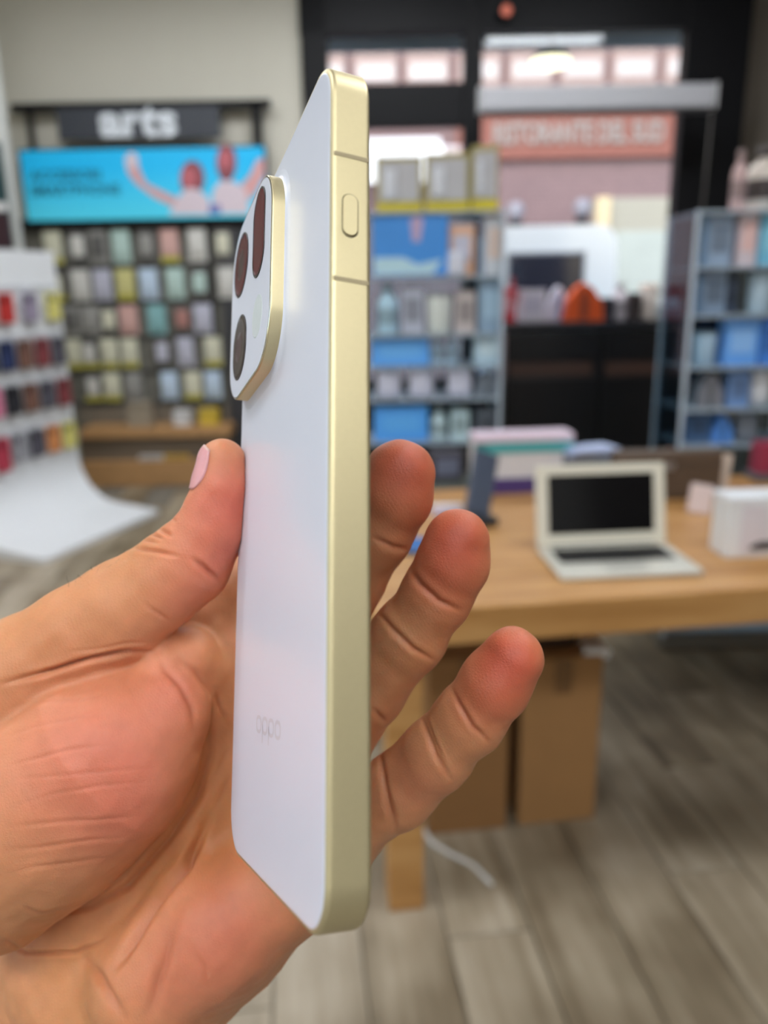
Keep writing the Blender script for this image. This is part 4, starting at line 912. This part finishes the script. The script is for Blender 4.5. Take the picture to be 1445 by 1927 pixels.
def poly_dist(pts):
    D = np.full(len(px), 1e9); T = np.zeros(len(px)); L = np.cumsum([0]+[math.dist(a, b) for a, b in zip(pts, pts[1:])])
    for i, (a, b) in enumerate(zip(pts, pts[1:])):
        ab = np.array(b)-a; t = np.clip(((px-a[0])*ab[0]+(py-a[1])*ab[1])/(ab@ab), 0, 1)
        d = np.hypot(px-a[0]-t*ab[0], py-a[1]-t*ab[1]); m = d < D; D[m] = d[m]; T[m] = ((L[i]+t*(L[i+1]-L[i]))/L[-1])[m]
    return D, T
disp = np.zeros(len(HV)); crease_mask = np.zeros(len(HV))
def crease(pts, depth, sig, zmax=260, zmin=0, face=True, lips=0.18):
    depth *= 1.0; sig *= 0.8
    D, T = poly_dist(pts); tap = np.clip(np.minimum(T, 1-T)*3.2, 0.03, 1)
    m = (HV[:, 2] < zmax) & (HV[:, 2] > zmin)
    g = np.exp(-(D/sig)**2)*tap*m*(facing if face else 1)
    l = np.exp(-((D-2.4*sig)/(1.5*sig))**2)*tap*m*(facing if face else 1)
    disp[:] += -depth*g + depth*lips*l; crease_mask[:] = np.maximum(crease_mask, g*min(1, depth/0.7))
# finger joint creases
crease([(848, 1292), (862, 1322), (888, 1366), (926, 1402)], 0.75, 5.5, 215)
crease([(790, 1338), (803, 1378), (822, 1424), (856, 1478)], 0.75, 5.5, 215)
crease([(800, 1345), (816, 1390), (838, 1440)], 0.35, 3.5, 215)
crease([(712, 1390), (722, 1470), (736, 1530), (752, 1582)], 0.9, 7, 225)
crease([(768, 1068), (790, 1100), (826, 1132), (872, 1152)], 0.9, 6.5, 222)
crease([(706, 1146), (738, 1184), (778, 1222), (826, 1248)], 0.85, 6, 225)
crease([(700, 1330), (716, 1350), (728, 1362)], 0.6, 6, 230)
crease([(700, 1010), (740, 1030), (772, 1034)], 0.6, 6, 225)
# thumb: knuckle folds and joint crease
crease([(290, 985), (302, 996), (326, 1010)], 0.9, 4.5, 220)
crease([(316, 960), (322, 972), (330, 984)], 0.6, 4, 220)
crease([(262, 1008), (272, 1016), (300, 1020)], 0.6, 4, 220)
crease([(238, 1026), (262, 1032), (300, 1038), (340, 1048)], 0.8, 4.5, 220)
crease([(276, 998), (290, 1008), (312, 1014)], 0.5, 4, 220)
crease([(356, 1046), (378, 1064), (398, 1082), (416, 1098)], 0.8, 6, 220)
crease([(372, 1050), (392, 1074), (410, 1086)], 0.4, 4, 220)
crease([(264, 1130), (290, 1150), (326, 1172)], 0.3, 5, 220)
# thumb / thenar fold
crease([(-10, 1290), (60, 1272), (100, 1262), (165, 1241), (240, 1226), (304, 1226)], 1.5, 6, 225)
crease([(120, 1226), (180, 1222), (240, 1210), (300, 1208)], 0.25, 4, 225)
crease([(296, 1230), (312, 1262), (340, 1290), (362, 1330), (368, 1390)], 0.7, 8, 230)
crease([(336, 1238), (366, 1262), (392, 1300), (398, 1350)], 0.5, 6, 230)
# wrinkles across the thenar mound
for pts, d in (([(0, 1338), (60, 1322), (140, 1318), (230, 1300)], 0.28), ([(0, 1392), (70, 1366), (140, 1352), (210, 1346)], 0.3), ([(0, 1446), (60, 1430), (130, 1410), (220, 1400)], 0.32),
               ([(0, 1468), (80, 1462), (190, 1452), (320, 1442)], 0.22), ([(20, 1520), (100, 1494), (190, 1478), (300, 1470)], 0.3), ([(0, 1558), (90, 1548), (170, 1544), (290, 1534)], 0.4),
               ([(0, 1600), (70, 1596), (140, 1584), (250, 1574)], 0.4), ([(0, 1648), (60, 1632), (130, 1624), (230, 1610)], 0.32), ([(30, 1480), (60, 1520), (70, 1590)], 0.16), ([(180, 1300), (196, 1380), (200, 1460)], 0.1),
               ([(0, 1690), (75, 1718), (140, 1713), (240, 1668)], 0.5), ([(0, 1764), (50, 1793), (140, 1793), (205, 1763)], 1.8)):
    crease([(a, b) for a, b in pts], d*(0.5 if b < 1690 else 0.8), 4.6, 226, lips=0.3)
# palm lines
crease([(400, 1524), (376, 1580), (349, 1634), (299, 1694), (209, 1838)], 2.6, 9, 250, lips=0.35)
crease([(436, 1450), (416, 1500), (400, 1524)], 0.5, 6, 250)
crease([(329, 1723), (310, 1800), (279, 1923)], 1.0, 13, 250, lips=0.3)
crease([(365, 1790), (385, 1820), (392, 1860)], 0.25, 6, 250)
crease([(406, 1296), (420, 1340), (437, 1366)], 0.6, 6, 250)
crease([(400, 1330), (396, 1420), (372, 1500), (318, 1580), (240, 1668), (170, 1708), (80, 1722)], 1.3, 8, 250)
crease([(150, 1790), (180, 1830), (240, 1927)], 1.2, 12, 250)
crease([(410, 1455), (424, 1420), (437, 1400)], 0.3, 5, 250)
# soft unevenness
def soft(p, f, ph): return np.sin(p[:, 0]*f+ph)*np.sin(p[:, 1]*f*1.13+ph*1.7)*np.sin(p[:, 2]*f*0.91+ph*0.6)
disp += 0.22*soft(HV, 0.33, 0.4) + 0.12*soft(HV, 0.71, 2.0)
near_phone = np.clip((phone_d(HV.astype(np.float32))-0.3)/1.5, 0, 1)
HV2 = HV + HN*(disp*near_phone)[:, None]
# skin tint: pinker pads and fingertips
base = np.array(lin((212, 148, 104))[:3]); pink = np.array(lin((216, 116, 96))[:3]); red = np.array(lin((200, 82, 62))[:3]); tan = np.array(lin((196, 130, 74))[:3])
col = np.tile(base, (len(HV), 1))
def blend(c, cx, cy, z, r, a):
    q = P(cx, cy, z); w = a*np.exp(-(((HV-q)**2).sum(1))/(r*r)); col[:] = col*(1-w[:, None])+c*w[:, None]
for a in ((350, 1480, 208, 16, .5), (300, 1640, 212, 14, .6), (420, 1560, 215, 14, .6), (60, 1180, 200, 22, .4), (260, 1040, 200, 12, .4), (100, 1880, 205, 18, .5)): blend(tan, *a)
for a in ((432, 950, 200, 13, .95), (425, 1040, 201, 11, .8), (360, 1120, 200, 11, .5), (225, 1440, 184, 22, .6), (120, 1400, 186, 22, .35), (330, 1300, 200, 10, .5), (430, 1760, 196, 17, .6), (330, 1850, 198, 16, .4), (250, 1560, 186, 14, .5), (790, 1470, 195, 9, .3)): blend(pink, *a)
for a in ((960, 1240, 184, 11, .85), (930, 1310, 186, 9, .5), (862, 1015, 192, 11, .8), (840, 1080, 194, 9, .5), (765, 880, 196, 13, .8), (448, 950, 199, 7.5, .25)): blend(red, *a)
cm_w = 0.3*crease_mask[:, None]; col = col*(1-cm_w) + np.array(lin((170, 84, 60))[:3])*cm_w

def skin_mat():
    m = bpy.data.materials.new('skin'); m.use_nodes = True; nt = m.node_tree; b = nt.nodes['Principled BSDF']
    at_ = nt.nodes.new('ShaderNodeAttribute'); at_.attribute_name = 'tint'
    tc = nt.nodes.new('ShaderNodeTexCoord')
    n = nt.nodes.new('ShaderNodeTexNoise'); n.inputs['Scale'].default_value = 160; n.inputs['Detail'].default_value = 6; n.inputs['Roughness'].default_value = 0.65; nt.links.new(tc.outputs['Object'], n.inputs['Vector'])
    hs = nt.nodes.new('ShaderNodeHueSaturation'); mr = nt.nodes.new('ShaderNodeMapRange'); mr.inputs['To Min'].default_value = 0.84; mr.inputs['To Max'].default_value = 1.14
    nt.links.new(n.outputs[0], mr.inputs['Value']); nt.links.new(mr.outputs[0], hs.inputs['Value']); nt.links.new(at_.outputs['Color'], hs.inputs['Color']); nt.links.new(hs.outputs[0], b.inputs['Base Color'])
    v = nt.nodes.new('ShaderNodeTexVoronoi'); v.inputs['Scale'].default_value = 1500; v.feature = 'DISTANCE_TO_EDGE'
    mp = nt.nodes.new('ShaderNodeMapping'); mp.inputs['Rotation'].default_value = (0.4, 0.2, 0.9); mp.inputs['Scale'].default_value = (1, 0.5, 1)
    nt.links.new(tc.outputs['Object'], mp.inputs[0]); nt.links.new(mp.outputs[0], v.inputs['Vector'])
    w = nt.nodes.new('ShaderNodeTexWave'); w.inputs['Scale'].default_value = 420; w.inputs['Distortion'].default_value = 5; w.inputs['Detail'].default_value = 2; w.inputs['Detail Scale'].default_value = 0.3
    nt.links.new(mp.outputs[0], w.inputs['Vector'])
    mx = nt.nodes.new('ShaderNodeMath'); mx.operation = 'MULTIPLY_ADD'; mx.inputs[1].default_value = 1.0
    nt.links.new(v.outputs['Distance'], mx.inputs[0]); 
    m2 = nt.nodes.new('ShaderNodeMath'); m2.operation = 'MULTIPLY'; m2.inputs[1].default_value = 0.12; nt.links.new(w.outputs['Fac'], m2.inputs[0]); nt.links.new(m2.outputs[0], mx.inputs[2])
    bp = nt.nodes.new('ShaderNodeBump'); bp.inputs['Strength'].default_value = 0.34; bp.inputs['Distance'].default_value = 0.0003
    nt.links.new(mx.outputs[0], bp.inputs['Height']); nt.links.new(bp.outputs[0], b.inputs['Normal'])
    b.inputs['Roughness'].default_value = 0.5; b.inputs['Specular IOR Level'].default_value = 0.4
    b.inputs['Subsurface Weight'].default_value = 0.45; b.inputs['Subsurface Radius'].default_value = (1.0, 0.35, 0.2); b.inputs['Subsurface Scale'].default_value = 0.003
    return m
M4 = np.array(CAMM)
def to_world(V):
    q = V*np.array([1, -1, -1])*MM; return q@M4[:3, :3].T + M4[:3, 3]
origin = to_world(P(90, 2030, 232)[None])[0]
def np_mesh(name, V, Q):
    me = bpy.data.meshes.new(name); W = (to_world(V)-origin).astype(np.float32)
    me.vertices.add(len(W)); me.vertices.foreach_set('co', W.ravel()); k = Q.shape[1]
    me.loops.add(Q.size); me.loops.foreach_set('vertex_index', Q.astype(np.int32).ravel())
    me.polygons.add(len(Q)); me.polygons.foreach_set('loop_start', np.arange(0, Q.size, k, dtype=np.int32))
    me.polygons.foreach_set('use_smooth', np.ones(len(Q), bool)); me.update(calc_edges=True); me.validate(); return me
hme = np_mesh('hand', HV2, HQ)
ca_ = hme.color_attributes.new('tint', 'FLOAT_COLOR', 'POINT')
ca_.data.foreach_set('color', np.concatenate([col, np.ones((len(col), 1))], 1).astype(np.float32).ravel())
hand = mesh_obj('hand', hme, skin_mat(), None, tuple(origin))
tag(hand, 'bare left hand gripping the white phone between thumb and fingers', 'hand')
# thumb nail, laid on the skin
na = P(420, 842, 203); nb = P(410, 925, 203.5); ax_ = (na-nb); nl = np.linalg.norm(ax_); ax_ /= nl
nn = np.array([-0.90, -0.05, -0.42]); nn -= ax_*(nn@ax_); nn /= np.linalg.norm(nn); nside = np.cross(ax_, nn)
if nside[2] > 0: nside = -nside
NS, NT = 17, 15; gv = []; gd = []
for i in range(NS):
    for j in range(NT):
        s = (i/(NS-1)-0.5)*2; t = (j/(NT-1)-0.5)*2
        th = math.radians(47)*t*(1-0.10*max(0, s)**2)*math.sqrt(max(0.03, 1-max(0, -s-0.1)**2*1.0))
        dr = nn*math.cos(th)+nside*math.sin(th); gd.append(dr)
        gv.append((na+nb)/2 + ax_*(s*nl*0.5 - (1.1*t*t if s > 0 else 0.0)*abs(s)) + dr*14)
gv = np.array(gv); gd = np.array(gd)
for _ in range(80):
    gv = gv - gd*np.clip(hand_d(gv), -0.5, 0.6)[:, None]*0.6
tt = np.tile(np.linspace(-1, 1, NT), NS); ss = np.repeat(np.linspace(-1, 1, NS), NT)
gv2 = gv + gd*(0.30-0.24*np.abs(tt)**3 - 0.25*np.clip(-ss-0.4, 0, 1))[:, None]
nq = np.array([[i*NT+j, i*NT+j+1, (i+1)*NT+j+1, (i+1)*NT+j] for i in range(NS-1) for j in range(NT-1)])
nme = np_mesh('thumb_nail', gv2, nq)
nail = mesh_obj('thumb_nail', nme, mat('nail', (220, 158, 158), 0.3, var=0.08, scale=400, coat=0.2), hand)
nme.materials.append(mat('nail_edge', (212, 168, 156), 0.35))
nme.polygons.foreach_set('material_index', [1 if k//(NT-1) >= NS-2 else 0 for k in range(len(nq))])
nail['label'] = 'pale pink thumb nail'
so = nail.modifiers.new('thick', 'SOLIDIFY'); so.thickness = 0.0005; so.offset = 0
# fine dark hairs on the back of the thumb
hb = bmesh.new()
for k in range(34):
    i = rng.integers(len(HV)); 
    for _ in range(4000):
        i = rng.integers(len(HV))
        if 130 < px[i] < 250 and 1030 < py[i] < 1120 and abs(HN[i]@HV[i])/np.linalg.norm(HV[i]) < 0.45 and HN[i][1] < -0.2: break
    a = HV2[i]; g = HN[i]*0.55+np.array([0.5, -0.3, 0.0])+rng.normal(0, .25, 3); L = rng.uniform(1.2, 2.6); r = 0.03
    pts = [a, a+g*L*0.5, a+g*L+np.array([0.5, -0.1, 0])*L*0.3]; s = np.cross(g, HN[i]); s /= max(np.linalg.norm(s), 1e-6)
    vv = [hb.verts.new(tuple(x)) for x in (to_world(np.array([p+s*r*q for p in pts for q in (1, -1)]))-origin)]
    hb.faces.new((vv[0], vv[1], vv[3], vv[2])); hb.faces.new((vv[2], vv[3], vv[5], vv[4]))
ho = bm_obj('hair', hb, mat('hair_dark', (40, 30, 26), 0.5), hand); ho['kind'] = 'stuff'; ho['label'] = 'fine dark hairs on the thumb'
